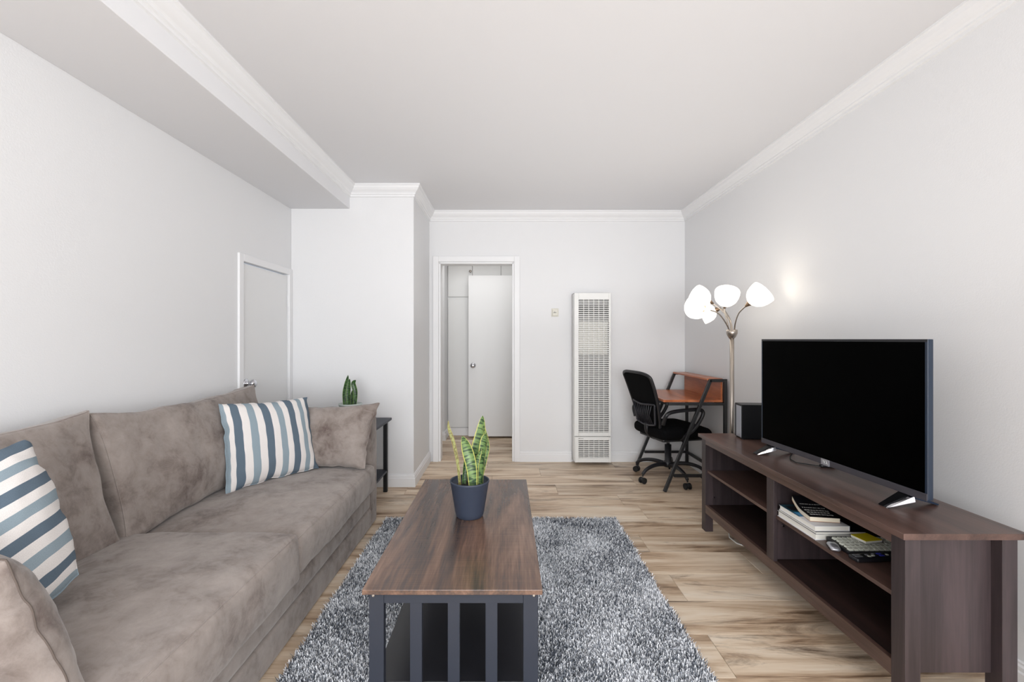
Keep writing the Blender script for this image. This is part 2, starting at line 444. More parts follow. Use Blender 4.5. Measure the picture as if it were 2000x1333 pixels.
# walls
DY0, DY1, DZ = 3.044, 3.687, 1.752
structure(MB().box(LX - .1, LX, FY, DY0, -.03, H).box(LX - .1, LX, DY0, DY1, DZ, H).box(LX - .1, LX, DY1, 4.6, -.03, H).build('wall_left', M['wall']))
structure(MB().box(RX, RX + .1, -.2, BY + .12, -.03, H).box(RX, RX + .1, FY, -1.6, -.03, H).box(RX, RX + .1, -1.6, -.2, -.03, .8).box(RX, RX + .1, -1.6, -.2, 2.0, H).build('wall_right', M['wall']))  # gap left for the added side window
structure(MB().box(RX+.02, RX+.08, -1.6, -1.55, .8, 2.0).box(RX+.02, RX+.08, -.25, -.2, .8, 2.0).box(RX+.02, RX+.08, -1.6, -.2, .8, .85).box(RX+.02, RX+.08, -1.6, -.2, 1.95, 2.0).box(RX+.03, RX+.07, -.92, -.88, .8, 2.0).build('window_added', M['trim'], bevel=.003))  # unseen side window added to hold the fill light
OX0, OX1, OZ = -0.666, 0.077, 1.992
structure(MB().box(BUX - .02, OX0, BY, BY + .12, -.03, H).box(OX1, RX + .1, BY, BY + .12, -.03, H).box(OX0, OX1, BY, BY + .12, OZ, H).build('wall_back', M['wall']))
structure(MB().box(LX, BUX, BUY, BY + .12, -.03, H).build('wall_corner', M['wall'], bevel=0.004))
WX0, WX1, WZ0, WZ1 = -1.45, 1.6, 0.55, 2.15
structure(MB().box(LX - .1, WX0, FY - .1, FY, -.03, H).box(WX1, RX + .1, FY - .1, FY, -.03, H).box(WX0, WX1, FY - .1, FY, -.03, WZ0).box(WX0, WX1, FY - .1, FY, WZ1, H).build('wall_front', M['wall']))
wf = structure(MB().box(WX0, WX0+.05, FY-.08, FY-.02, WZ0, WZ1).box(WX1-.05, WX1, FY-.08, FY-.02, WZ0, WZ1).box(WX0, WX1, FY-.08, FY-.02, WZ0, WZ0+.05).box(WX0, WX1, FY-.08, FY-.02, WZ1-.05, WZ1).box(.05, .1, FY-.08, FY-.02, WZ0, WZ1).build('window_1', M['trim'], bevel=.003))
structure(MB().box(LX - .1, RX + .1, FY - .1, BY + .12, H, H + .08).build('ceiling', M['ceil']))
SX, SZ = -1.296, 2.308
structure(MB().box(LX, SX, FY, BUY, SZ, H).build('ceiling_soffit', M['ceil'], bevel=0.003))
# crown moulding all round
cp = [(0, H), (.062, H), (.062, H-.010), (.055, H-.016), (.050, H-.030), (.038, H-.046), (.024, H-.058), (.018, H-.066), (.018, H-.074), (.010, H-.080), (.010, H-.094), (0, H-.098)]
V, F = sweep([(SX, FY), (SX, BUY), (BUX, BUY), (BUX, BY), (RX, BY), (RX, FY)], cp, closed=True)
structure(link_mesh('trim_1', V, F, M['trim']))
# baseboards
bp = [(0, 0), (.016, 0), (.016, .070), (.012, .076), (.012, .090), (.007, .096), (.007, .103), (0, .106)]
def baseboard(name, path):
    V, F = sweep(path, bp); structure(link_mesh(name, V, F, M['trim']))
baseboard('baseboard_left', [(LX, FY), (LX, DY0 - .052)])
baseboard('baseboard_corner', [(LX, BUY), (BUX, BUY), (BUX, BY - .02)])
baseboard('baseboard_back', [(OX1 + .06, BY), (0.655, BY)])
baseboard('baseboard_back.001', [(1.02, BY), (RX, BY)])
baseboard('baseboard_right', [(RX, BY), (RX, FY)])
# door casings
def casing_back():
    w = .062; t = .017; b = MB()
    b.box(OX0 - w, OX0 - .006, BY - t, BY, 0, OZ + w); b.box(OX1 + .006, OX1 + w, BY - t, BY, 0, OZ + w); b.box(OX0 - .006, OX1 + .006, BY - t, BY, OZ + .006, OZ + w)
    b.box(OX0 - .006, OX0 + .014, BY - .004, BY + .124, 0, OZ); b.box(OX1 - .014, OX1 + .006, BY - .004, BY + .124, 0, OZ); b.box(OX0, OX1, BY - .004, BY + .124, OZ - .014, OZ + .006)
    return b
structure(casing_back().build('trim_2', M['trim'], bevel=.003))
b = MB(); w = .05
b.box(LX, LX + .016, DY0 - w, DY0, 0, DZ + w).box(LX, LX + .016, DY1, BUY - .002, 0, DZ + w).box(LX, LX + .016, DY0, DY1, DZ, DZ + w)
structure(b.build('trim_3', M['trim'], bevel=.003))
# closet door on the left wall
d1 = structure(MB().box(LX - .045, LX - .006, DY0 + .004, DY1 - .004, .012, DZ - .010).build('door_1', M['door'], bevel=.002))
kn = MB(); R90 = Matrix.Rotation(PI / 2, 4, 'Y')
KN = [(0, 0), (.034, 0), (.034, .004), (.028, .008), (.013, .010), (.011, .030), (.013, .034), (.026, .040), (.029, .050), (.028, .060), (.020, .066), (0, .068)]
kn.lathe(KN, 28, (LX - .006, DY0 + .062, .918), R90).build('knob', M['chrome'], d1, smooth=True)
for z in (1.535, .3):
    hb = MB().tube([(LX + .004, DY1 + .002, z - .045), (LX + .004, DY1 + .002, z + .045)], .006, 10)
    for q in (-.02, .02): hb.tube([(LX + .004, DY1 + .002, z + q - .001), (LX + .004, DY1 + .002, z + q + .001)], .0072, 10)
    hb.build('hinge', M['trim'], d1)

# hallway beyond the opening
HY = 5.72
structure(MB().box(-1.7, -.742, 5.44, 6.0, -.03, 2.42).build('wall_hall_left', M['wall']))
structure(MB().box(-1.8, -1.7, BY + .12, 5.44, -.03, 2.42).build('wall_hall_end', M['wall']))
structure(MB().box(1.2, 1.3, BY + .12, 6.1, -.03, 2.42).build('wall_hall_right', M['wall']))
structure(MB().box(-1.7, 1.3, HY + .32, HY + .4, -.03, 2.42).build('wall_hall_back', M['wall']))
structure(MB().box(-1.8, 1.3, BY + .12, HY + .4, 2.42, 2.5).build('ceiling_hall', M['ceil']))
V, F = sweep([(-1.7, 5.44), (-.742, 5.44), (-.742, HY)], bp); structure(link_mesh('baseboard_hall', V, F, M['trim']))
cb = thing('built_in_cupboard', (-.1, HY + .1, 0), 'white built-in cupboard with upper doors at the hallway end behind the open door', 'cupboard')
MB().box(-.741, 1.199, HY + .012, HY + .3, 0, 2.415).build('carcass', M['closet'], cb)
MB().box(-.735, 1.2, HY - .004, HY + .012, 0.002, .10).build('plinth', M['trim'], cb)
def cdoor(x0, x1, z0, z1, knob=None):
    o = MB().box(x0 + .003, x1 - .003, HY - .008, HY + .012, z0, z1).build('cupboard_door', M['closet'], cb, bevel=.003)
    if knob:
        MB().lathe([(0, 0), (.008, 0), (.007, .012), (.016, .020), (.017, .028), (.010, .034), (0, .035)], 20, (knob[0], HY - .008, knob[1]), Matrix.Rotation(PI/2, 4, 'X')).build('knob', M['nickel'], o, smooth=True)
cdoor(-.735, -.424, .106, 1.735); cdoor(-.735, -.424, 1.765, 2.40, (-.448, 2.082))
cdoor(-.424, -.062, 1.765, 2.40); cdoor(-.062, .36, 1.765, 2.40); cdoor(.36, 1.19, 1.765, 2.40)
cdoor(-.424, -.062, .106, 1.735); cdoor(-.062, .36, .106, 1.735); cdoor(.36, 1.19, .106, 1.735)
d2 = structure(MB().box(-.462, .27, 5.56, 5.597, .024, 2.012).build('door_2', M['door'], bevel=.002))
MB().lathe(KN, 28, (-.405, 5.56, .90), Matrix.Rotation(PI / 2, 4, 'X')).build('knob', M['chrome'], d2, smooth=True)

# ------------------------------------------------------------------ sofa
sofa = thing('sofa', (-1.31, 1.86, 0), 'long taupe suede sofa along the left wall with two seat and two back cushions', 'sofa')
def soft(name, c, half, r, parent, n=(14, 30, 8), puff=(0, 0, 0), amp=.004, rot=(0, 0, 0), seed=0, fs=6.0, mat=None, horn=0.0, seams=None):
    V, F = rounded_box(*half, r, n, puff, amp, fs, seed, horn, seams)
    R = Euler(rot).to_matrix()
    V = [R @ Vector(v) for v in V]
    o = link_mesh(name, V, F, mat or M['suede'], None, smooth=True, world=False)
    o.parent = parent; o.location = Vector(c) - woff(parent)
    if seams:
        b = MB()
        for line in seams: b.tube([R @ Vector(p) for p in line], .0024, 6)
        s_ = link_mesh('seam', b.v, b.f, M['suede'], None, smooth=True, world=False); s_.parent = o
    return o
TOPS = lambda: [((1, -1, 1), (1, 1, 1)), ((1, -1, 1), (1, -1, -1)), ((1, 1, 1), (1, 1, -1)), ((1, 1, 1), (-1, 1, 1)), ((1, -1, 1), (-1, -1, 1)), ((1, -1, -1), (1, 1, -1))]
soft('base', (-1.315, 1.865, .066), (.442, 1.185, .064), .018, sofa, (12, 60, 6), amp=.002)
soft('front_rail', (-1.312, 1.875, .190), (.445, 1.02, .050), .022, sofa, (12, 60, 6), (.006, 0, 0), amp=.002, seed=2)
soft('arm', (-1.315, 2.975, .36), (.445, .076, .355), .024, sofa, (24, 8, 20), (.003, .008, .004), amp=.003, seed=3)
soft('arm', (-1.345, .735, .30), (.415, .075, .295), .024, sofa, (24, 8, 20), (.003, .008, .004), amp=.003, seed=4)
soft('back_frame', (-1.744, 1.865, .40), (.034, 1.18, .36), .02, sofa, (8, 60, 20), amp=.003, seed=5)
soft('seat_cushion', (-1.22, 2.350, .340), (.388, .538, .086), .034, sofa, (40, 60, 14), (.012, .0, .030), amp=.007, seed=6, fs=5, seams=TOPS())
soft('seat_cushion', (-1.21, 1.366, .356), (.392, .436, .100), .026, sofa, (40, 50, 14), (.012, .0, .034), amp=.007, seed=7, fs=5, seams=TOPS())
lean = -math.radians(15)
soft('back_cushion', (-1.594, 2.295, .660), (.078, .552, .250), .020, sofa, (12, 60, 32), (.055, .0, .0), amp=.012, rot=(0, lean, 0), seed=8, fs=5, horn=.022, seams=TOPS())
soft('back_cushion', (-1.590, 1.172, .672), (.078, .535, .254), .020, sofa, (12, 60, 32), (.060, .016, .0), amp=.012, rot=(0, lean, 0), seed=9, fs=5, horn=.022, seams=TOPS())

# ------------------------------------------------------------------ cushions lying on the sofa
def pillow(name, corners, t, mat, label, cat, seed=0, ear=.05, wrk=.006, group=None, n=44, swap=False):
    """corners BL, BR, TR, TL (world)"""
    BL, BR, TR, TL = [Vector(c) for c in corners]
    c = (BL + BR + TR + TL) / 4
    X = ((BR - BL) + (TR - TL)) / 2; Z = ((TL - BL) + (TR - BR)) / 2
    w, h = X.length, Z.length; X.normalize(); Z = (Z - X * Z.dot(X)).normalized(); Y = Z.cross(X)
    V, F, UV, ring = pillow_mesh(w, h, t, n, seed, ear, wrk)
    base = Vector((c.x, c.y, min(BL.z, BR.z)))
    W_ = []
    for v in V:
        a = v[0]/w + .5; b_ = v[2]/h + .5
        W_.append(BL*(1-a)*(1-b_) + BR*a*(1-b_) + TR*a*b_ + TL*(1-a)*b_ + Y*v[1] - base)
    o = link_mesh(name, W_, F, mat, None, smooth=True, world=False)
    o.location = base
    uvl = o.data.uv_layers.new(name='UVMap')
    ids = np.zeros(len(o.data.loops), dtype=int); o.data.loops.foreach_get('vertex_index', ids)
    arr = np.array(UV)[ids]
    if swap: arr = arr[:, ::-1]
    uvl.data.foreach_set('uv', arr.astype(np.float32).ravel())
    tag(o, label, cat, group)
    sm = MB(); pts = [W_[i] for i in ring] + [W_[ring[0]]]
    so = MB().tube(pts, .0022, 6, cap=False); 
    s = link_mesh('seam', so.v, so.f, M['seam'] if seed == 4 else mat, None, smooth=True, world=False); s.parent = o  # near pillow's seam is coloured dark as a shaded crease
    u2 = s.data.uv_layers.new(name='UVMap')
    ids = np.zeros(len(s.data.loops), dtype=int); s.data.loops.foreach_get('vertex_index', ids)
    ru = np.array([UV[i] for i in ring] + [UV[ring[0]]]); ru = ru[ids // 6]
    if swap: ru = ru[:, ::-1]
    u2.data.foreach_set('uv', ru.astype(np.float32).ravel())
    return o
Wt, Bl, Lb, Gy = (226, 221, 218), (96, 110, 123), (142, 157, 166), (120, 128, 136)
seqA = [(.6, Lb), (.55, Wt), (.95, Bl), (.95, Wt), (.95, Lb), (1, Wt), (1, Bl), (.95, Wt), (.9, Lb), (.9, Wt), (1, Bl), (.85, Wt), (.8, Lb), (.75, Wt), (.8, Bl)]
M['stripeA'] = striped('striped_cotton', seqA)
seqB = [(.8, Lb), (.7, Wt), (.9, Bl), (1, Wt), (1, Lb), (1, Wt), (1.05, Bl), (1, Wt), (1, Lb), (1, Wt), (1.05, Bl), (1.0, Wt), (.9, Lb), (.8, Wt), (1.0, Bl)]
M['stripeB'] = striped('striped_cotton_diagonal', seqB, along='v')
pillow('striped_pillow', [(-1.41, 2.27, .445), (-1.13, 2.72, .445), (-1.235, 2.80, .862), (-1.51, 2.37, .882)], .15, M['stripeA'],
       'blue and white striped cushion with upright stripes at the far end of the sofa', 'cushion', 1, .035)
pillow('striped_pillow', [(-1.25, .86, .41), (-1.215, 1.28, .555), (-1.42, 1.33, .925), (-1.455, .91, .765)], .24, M['stripeB'],
       'blue and white striped cushion with slanting stripes at the near end of the sofa', 'cushion', 2, -.045)
pillow('sofa_pillow', [(-1.34, 2.73, .440), (-.855, 2.73, .440), (-.795, 2.835, .822), (-1.32, 2.835, .80)], .15, M['suede'],
       'taupe suede cushion leaning on the far arm of the sofa', 'cushion', 3, .05)
pillow('sofa_pillow', [(-1.50, .95, .44), (-.875, .95, .425), (-1.015, .915, .775), (-1.50, .915, .80)], .25, M['suede'],
       'taupe suede cushion leaning on the near arm of the sofa', 'cushion', 4, .02)

# ------------------------------------------------------------------ rug
rug = thing('shag_rug', (-.03, 1.9, 0), 'grey shag rug under the coffee table', 'rug')
RX0, RX1, RY0, RY1 = -.80, .735, .85, 3.02
soft('backing', ((RX0+RX1)/2, (RY0+RY1)/2, .006), ((RX1-RX0)/2, (RY1-RY0)/2, .0055), .004, rug, (4, 4, 2), amp=0, mat=plain('rug_backing', (70, 74, 80), 1))
def rug_pile():
    rs = np.random.RandomState(3); n = 300000
    x = rs.uniform(RX0, RX1, n); y = RY0 + (RY1 - RY0) * rs.uniform(0, 1, n) ** 1.0
    gx, gy = np.meshgrid(np.linspace(RX0, RX1, 60), np.linspace(RY0, RY1, 84), indexing='ij')
    f1 = np.array([[nz(a*4, b*4, 1) + .5*nz(a*9, b*9, 4) for a, b in zip(r1, r2)] for r1, r2 in zip(gx, gy)])
    f2 = np.array([[nz(a*3, b*3, 7) + .5*nz(a*8, b*8, 11) for a, b in zip(r1, r2)] for r1, r2 in zip(gx, gy)])
    ix = ((x - RX0) / (RX1 - RX0) * 59).astype(int); iy = ((y - RY0) / (RY1 - RY0) * 83).astype(int)
    d1, d2 = f1[ix, iy], f2[ix, iy]
    L = rs.uniform(.018, .030, n)
    lx = .45*d1 + rs.normal(0, .38, n); ly = .45*d2 + rs.normal(0, .38, n)
    a = rs.uniform(0, PI, n); w = rs.uniform(.0016, .0032, n)
    wx, wy = np.cos(a)*w, np.sin(a)*w
    V = np.zeros((n, 4, 3))
    V[:, 0] = np.stack([x-wx, y-wy, np.full(n, .008)], 1); V[:, 1] = np.stack([x+wx, y+wy, np.full(n, .008)], 1)
    tx, ty = x + lx*L, y + ly*L; tz = .008 + L*(1 - .35*np.minimum(1, lx**2+ly**2))
    V[:, 2] = np.stack([tx+wx*.45, ty+wy*.45, tz], 1); V[:, 3] = np.stack([tx-wx*.45, ty-wy*.45, tz], 1)
    V[:, :, 0] -= -.03; V[:, :, 1] -= 1.9
    me = bpy.data.meshes.new('pile'); me.vertices.add(4*n); me.vertices.foreach_set('co', V.ravel())
    me.loops.add(4*n); me.loops.foreach_set('vertex_index', np.arange(4*n)); me.polygons.add(n)
    me.polygons.foreach_set('loop_start', np.arange(0, 4*n, 4)); me.update(calc_edges=True)
    p = rs.uniform(0, 1, n); base = np.where((p < .33 + .30*d1)[:, None], np.array(srgb(98, 104, 114)), np.array(srgb(248, 250, 254)))
    base = np.where((p > .86)[:, None], np.array(srgb(172, 176, 184)), base); base[:, :3] *= rs.uniform(.8, 1.15, n)[:, None]
    at = me.color_attributes.new('yarn', 'FLOAT_COLOR', 'POINT'); at.data.foreach_set('color', np.repeat(base, 4, 0).astype(np.float32).ravel())
    m, N, Lk, P = new_mat('shag_yarn'); c = N.new('ShaderNodeVertexColor'); c.layer_name = 'yarn'; Lk.new(c.outputs[0], P.inputs['Base Color'])
    P.inputs['Roughness'].default_value = .8; P.inputs['Specular IOR Level'].default_value = .2
    me.materials.append(m)
    o = bpy.data.objects.new('pile', me); COL.objects.link(o); o.parent = rug; o['kind'] = 'stuff'
rug_pile()

# ------------------------------------------------------------------ coffee table
ct = thing('coffee_table', (-.165, 1.92, .0), 'rectangular coffee table with rustic brown top and black slatted frame on the grey rug', 'table')
TX0, TX1, TY0, TY1, TZ = -.440, .112, 1.376, 2.462, .458
MB().box(TX0, TX1, TY0, TY1, TZ - .016, TZ).build('tabletop', M['rustic'], ct, bevel=.0015)
fx0, fx1 = TX0 + .015, TX1 - .012
ZF = .020
def ct_end(y0, y1):
    for a, b in ((fx0, fx0 + .046), (fx1 - .046, fx1)):
        MB().box(a, b, y0, y1, ZF, TZ - .0165).build('leg', M['navyblack'], ct, bevel=.0015)
    MB().box(fx0 + .046, fx1 - .046, y0 + .002, y1 - .002, TZ - .055, TZ - .0165).build('apron', M['navyblack'], ct, bevel=.001)
    MB().box(fx0 + .046, fx1 - .046, y0 + .002, y1 - .002, .060, .095).build('lower_rail', M['navyblack'], ct, bevel=.001)
    inner = fx1 - fx0 - .092; sw = .037; gap = (inner - 3 * sw) / 4
    for k in range(3):
        a = fx0 + .046 + gap * (k + 1) + sw * k
        MB().box(a, a + sw, y0 + .004, y1 - .004, .095, TZ - .055).build('slat', M['navyblack'], ct, bevel=.001)
ct_end(1.398, 1.424); ct_end(2.416, 2.442)
for a in (fx0 + .004, fx1 - .026): MB().box(a, a + .022, 1.424, 2.416, TZ - .055, TZ - .0165).build('side_rail', M['navyblack'], ct)
MB().box(fx0 + .004, fx1 - .004, 1.4245, 2.4155, .124, .140).build('lower_shelf', M['shelfblack'], ct, bevel=.001)
for x in (fx0 + .013, fx1 - .013):
    MB().lathe([(0, 0), (.0045, 0), (.0045, .001), (.002, .0016), (0, .0006)], 14, (x, 1.398, TZ - .030), Matrix.Rotation(PI/2, 4, 'X')).build('screw', M['nickel'], ct)

# ------------------------------------------------------------------ snake plants
def leaf_material(name, dark, light, edge):
    m, N, L, P = new_mat(name)
    uv = N.new('ShaderNodeUVMap'); sp = N.new('ShaderNodeSeparateXYZ'); L.new(uv.outputs[0], sp.inputs[0])
    mp = N.new('ShaderNodeMapping'); mp.inputs['Scale'].default_value = (.9, 30, 1); L.new(uv.outputs[0], mp.inputs['Vector'])
    t = N.new('ShaderNodeTexNoise'); t.inputs['Scale'].default_value = 1; t.inputs['Detail'].default_value = 1.5; t.inputs['Distortion'].default_value = .5; L.new(mp.outputs[0], t.inputs['Vector'])
    cr = N.new('ShaderNodeValToRGB'); cr.color_ramp.elements[0].position = .44; cr.color_ramp.elements[0].color = srgb(*dark)
    cr.color_ramp.elements[1].position = .58; cr.color_ramp.elements[1].color = srgb(*light); L.new(t.outputs['Fac'], cr.inputs[0])
    a = N.new('ShaderNodeMath'); a.operation = 'SUBTRACT'; a.inputs[1].default_value = .5; L.new(sp.outputs[0], a.inputs[0])
    b = N.new('ShaderNodeMath'); b.operation = 'ABSOLUTE'; L.new(a.outputs[0], b.inputs[0])
    c = N.new('ShaderNodeMath'); c.operation = 'GREATER_THAN'; c.inputs[1].default_value = .435; L.new(b.outputs[0], c.inputs[0])
    mi = N.new('ShaderNodeMix'); mi.data_type = 'RGBA'; L.new(c.outputs[0], mi.inputs[0]); L.new(cr.outputs[0], mi.inputs[6]); mi.inputs[7].default_value = srgb(*edge)
    L.new(mi.outputs[2], P.inputs['Base Color']); P.inputs['Roughness'].default_value = .38
    return m
M['leaf'] = leaf_material('snake_plant_leaf', (46, 70, 46), (112, 140, 84), (192, 188, 98))
M['leaf_dry'] = leaf_material('ageing_leaf', (104, 96, 48), (140, 144, 84), (178, 160, 100))
M['leaf_d'] = leaf_material('dark_snake_leaf', (24, 46, 26), (66, 100, 50), (110, 140, 70))
def leaf(parent, pts, w, face=0.0, cup=.35, mat=None, twist=0.0):
    """pts: spine points (world, 3+), w: max half width; sword-shaped leaf with thickness"""
    pts = [Vector(p) for p in pts]; n = 18; V, F, UV = [], [], []; m = 6
    def spine(t):
        k = len(pts) - 1; 
        # Catmull-Rom
        s = t * k; i = min(int(s), k - 1); f = s - i
        p0, p1, p2, p3 = pts[max(i-1, 0)], pts[i], pts[i+1], pts[min(i+2, k)]
        return .5 * ((2*p1) + (p2-p0)*f + (2*p0-5*p1+4*p2-p3)*f*f + (3*p1-p0-3*p2+p3)*f**3)
    th = .0028
    for i in range(n+1):
        t = i/n; c = spine(t); d = (spine(min(t+.02, 1)) - spine(max(t-.02, 0))).normalized()
        ww = w * (.62 + .38*math.sin(min(t*1.6, 1)*PI/2)) * (1 if t < .55 else max(0.0, math.cos((t-.55)/.45*PI/2))**.8)
        ww = max(ww, .0006)
        an = face + twist*t
        side = Vector((math.cos(an), math.sin(an), 0)); side = (side - d*side.dot(d)).normalized(); nn = side.cross(d).normalized()
        for s_ in (1, -1):
            for j in range(m+1):
                u = -1 + 2*j/m
                V.append(c + side*ww*u - nn*(cup*ww*(1-u*u)) + nn*s_*th*(1-abs(u)**3)*(1 if ww > .004 else .3) * .5); UV.append(((u+1)/2, t*1.0))
    r = 2*(m+1)
    for i in range(n):
        for s_ in (0, 1):
            for j in range(m):
                a = i*r + s_*(m+1) + j; q = (a, a+1, a+1+r, a+r); F.append(q if s_ == 0 else q[::-1])
        for j in (0, m):
            a = i*r + j; q = (a, a+r, a+r+m+1, a+m+1); F.append(q if j == 0 else q[::-1])
    o = link_mesh('leaf', V, F, mat or M['leaf'], parent, smooth=True)
    uvl = o.data.uv_layers.new(name='UVMap'); ids = np.zeros(len(o.data.loops), dtype=int); o.data.loops.foreach_get('vertex_index', ids)
    uvl.data.foreach_set('uv', np.array(UV)[ids].astype(np.float32).ravel())
    return o
pc = (-.157, 1.955, TZ)
plant = thing('potted_snake_plant', pc, 'snake plant with yellow-edged banded leaves in a navy pot on the coffee table', 'plant')
MB().lathe([(0, 0), (.054, 0), (.058, .004), (.0625, .02), (.083, .145), (.0855, .150), (.0855, .156), (.082, .157), (.080, .150), (.0775, .135), (0, .132)], 48, pc).build('pot', M['pot'], plant, smooth=True, )
MB().lathe([(0, .1325), (.03, .137), (.06, .134), (.0765, .1335), (.0765, .1325)], 32, pc).build('soil', M['soil'], plant, smooth=True)
k = .002222
def P1(px, py, dy=0.0): return ((px - 988) * (1.955 + dy) / 880, 1.955 + dy, 1.224 - (py - 663) * (1.955 + dy) / 880)
leaf(plant, [P1(899, 957, -.01), P1(894, 905, -.01), P1(885, 862, -.01), P1(877, 838, -.01), P1(875.5, 822, -.01)], .0075, .2, .5, M['leaf_dry'])
leaf(plant, [P1(905, 958, .0), P1(909, 915, .01), P1(914, 868, .02)], .010, .1, .5, M['leaf_d'])
leaf(plant, [P1(924, 958, -.035), P1(921, 915, -.035), P1(912, 878, -.03), P1(903, 852, -.03)], .0245, .15, .45, twist=-.2)
leaf(plant, [P1(921, 958, .03), P1(926, 900, .035), P1(937, 855, .03), P1(943, 812, .025)], .027, -.25, .4)
leaf(plant, [P1(938, 958, .0), P1(940, 900, .005), P1(945, 862, .0), P1(949, 848, .0)], .020, -.6, .5)
leaf(plant, [P1(934, 958, .02), P1(945, 905, .03), P1(951, 870, .03), P1(943, 826, .03)], .013, .3, .5)
leaf(plant, [P1(930, 958, -.015), P1(930, 910, -.01), P1(941, 876, -.01)], .013, .3, .6, twist=.3)

# ------------------------------------------------------------------ side table behind the sofa + small plant
st = thing('side_table', (-1.17, 3.4, 0), 'small black side table between the sofa arm and the wall', 'table')
sx0, sx1, sy0, sy1, sz = -1.43, -.925, 3.17, 3.655, .588
MB().box(sx0, sx1, sy0, sy1, sz - .018, sz).build('tabletop', M['navyblack'], st, bevel=.002)
for x in (sx0 + .03, sx1 - .055):
    for y in (sy0 + .03, sy1 - .055): MB().box(x, x + .03, y, y + .03, 0.0005, sz - .018).build('leg', M['blacktube'], st)
MB().box(sx0 + .03, sx1 - .025, sy0 + .03, sy1 - .025, .16, .176).build('shelf', M['navyblack'], st)
for y in (sy0 + .035, sy1 - .05): MB().box(sx0 + .06, sx1 - .055, y, y + .02, sz - .05, sz - .018).build('apron', M['blacktube'], st)
sp = (-1.18, 3.42, sz)
pl2 = thing('potted_snake_plant', sp, 'small dark green snake plant in a pale grey pot on the side table', 'plant')
MB().lathe([(0, 0), (.055, 0), (.060, .006), (.082, .135), (.086, .138), (.086, .150), (.081, .150), (.078, .132), (0, .130)], 40, sp).build('pot', M['pot_w'], pl2, smooth=True)
MB().lathe([(0, .1305), (.04, .135), (.077, .1315), (.077, .1305)], 28, sp).build('soil', M['soil'], pl2, smooth=True)
def P2(px, py, dy=0.0): return ((px - 988) * (3.42 + dy) / 880, 3.42 + dy, 1.224 - (py - 663) * (3.42 + dy) / 880)
leaf(pl2, [P2(675, 800), P2(674, 770), P2(680, 733)], .019, .4, .4, M['leaf_d'])
leaf(pl2, [P2(681, 800, -.02), P2(680, 768, -.02), P2(683, 740, -.02)], .018, -.1, .4, M['leaf_d'])
leaf(pl2, [P2(692, 800), P2(694, 768), P2(690, 750), P2(695, 743)], .018, .2, .4, M['leaf_d'])
leaf(pl2, [P2(687, 800, .02), P2(687, 775, .02), P2(691, 760, .02)], .012, .2, .4, M['leaf_d'])

# ------------------------------------------------------------------ tv stand
tv_st = thing('tv_stand', (1.44, 2.165, 0), 'long low espresso brown media stand with open shelves along the right wall', 'tv stand')
GX0, GX1, GY0, GY1 = 1.2675, 1.625, 1.430, 2.915
SZT = .612
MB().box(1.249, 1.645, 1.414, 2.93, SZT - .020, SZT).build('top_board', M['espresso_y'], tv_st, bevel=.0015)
for y in (GY0, GY1 - .053):
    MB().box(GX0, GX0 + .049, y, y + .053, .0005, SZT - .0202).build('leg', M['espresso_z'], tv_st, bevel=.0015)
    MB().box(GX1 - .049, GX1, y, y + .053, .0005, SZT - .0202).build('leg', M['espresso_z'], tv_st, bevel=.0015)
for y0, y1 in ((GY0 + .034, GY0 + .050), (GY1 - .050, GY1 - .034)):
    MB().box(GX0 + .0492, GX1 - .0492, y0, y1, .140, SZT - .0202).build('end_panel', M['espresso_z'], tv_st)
MB().box(GX0, GX0 + .018, GY0 + .0532, GY1 - .0532, .556, SZT - .0202).build('top_rail', M['espresso_y'], tv_st, bevel=.001)
MB().box(GX0, GX0 + .018, GY0 + .0532, GY1 - .0532, .120, .172).build('bottom_rail', M['espresso_y'], tv_st, bevel=.001)
MB().box(GX0, GX0 + .018, 2.132, 2.190, .1722, .5558).build('centre_post', M['espresso_z'], tv_st, bevel=.001)
MB().box(GX0 + .0182, GX1 - .01, 2.152, 2.170, .1722, SZT - .0202).build('divider', M['espresso_z'], tv_st)
MB().box(GX0 + .0182, GX1 - .006, GY0 + .0505, GY1 - .0505, .154, .170).build('bottom_board', M['espresso_shaded'], tv_st)
MB().box(GX1 - .008, GX1 - .003, GY0 + .0505, GY1 - .0505, .1702, SZT - .0202).build('back_panel', M['espresso_shaded'], tv_st)
MB().box(GX0 + .012, GX1 - .01, GY0 + .0535, 2.1515, .3745, .390).build('shelf', M['espresso_y'], tv_st, bevel=.001)
MB().box(GX0 + .012, GX1 - .01, 2.1705, GY1 - .0535, .3745, .390).build('shelf', M['espresso_y'], tv_st, bevel=.001)
for (x, y, z) in [(1.32, GY1 - .052, .365), (1.32, GY1 - .052, .22), (1.54, GY1 - .052, .22), (1.50, 2.172, .245), (1.32, 2.150, .365), (1.32, 2.150, .335)]:
    s_ = -1 if y > 2.5 or y < 2.16 else 1
    MB().tube([(x, y, z), (x, y + s_ * .009, z)], .005, 10).build('shelf_pin', M['chrome'], tv_st)

# tv
ang = math.atan2(.063, .906)
tv = thing('television', (1.4385, 2.023, SZT), 'flat black television with silver feet standing on the media stand', 'television', ang)
tw, z0t, z1t = .454, .048, .612
MB().box(0, .022, -tw, tw, z0t, z1t).build('frame', M['tvback'], tv, world=False, bevel=.002)
MB().box(-.0015, -.0002, -tw + .008, tw - .008, z0t + .024, z1t - .010).build('screen', M['screen'], tv, world=False)
MB().box(-.004, -.0002, -tw, tw, z0t - .002, z0t + .0235).build('lower_bezel', M['bezel'], tv, world=False, bevel=.001)
MB().box(-.002, -.0002, -tw, tw, z1t - .0095, z1t).build('upper_bezel', M['plastic'], tv, world=False)
for s_ in (-1, 1): MB().box(-.002, -.0002, min(s_*tw, s_*(tw-.0075)), max(s_*tw, s_*(tw-.0075)), z0t + .024, z1t - .010).build('side_bezel', M['tvback'], tv, world=False)
soft_v, soft_f = rounded_box(.020, .34, .17, .015, (6, 14, 10))
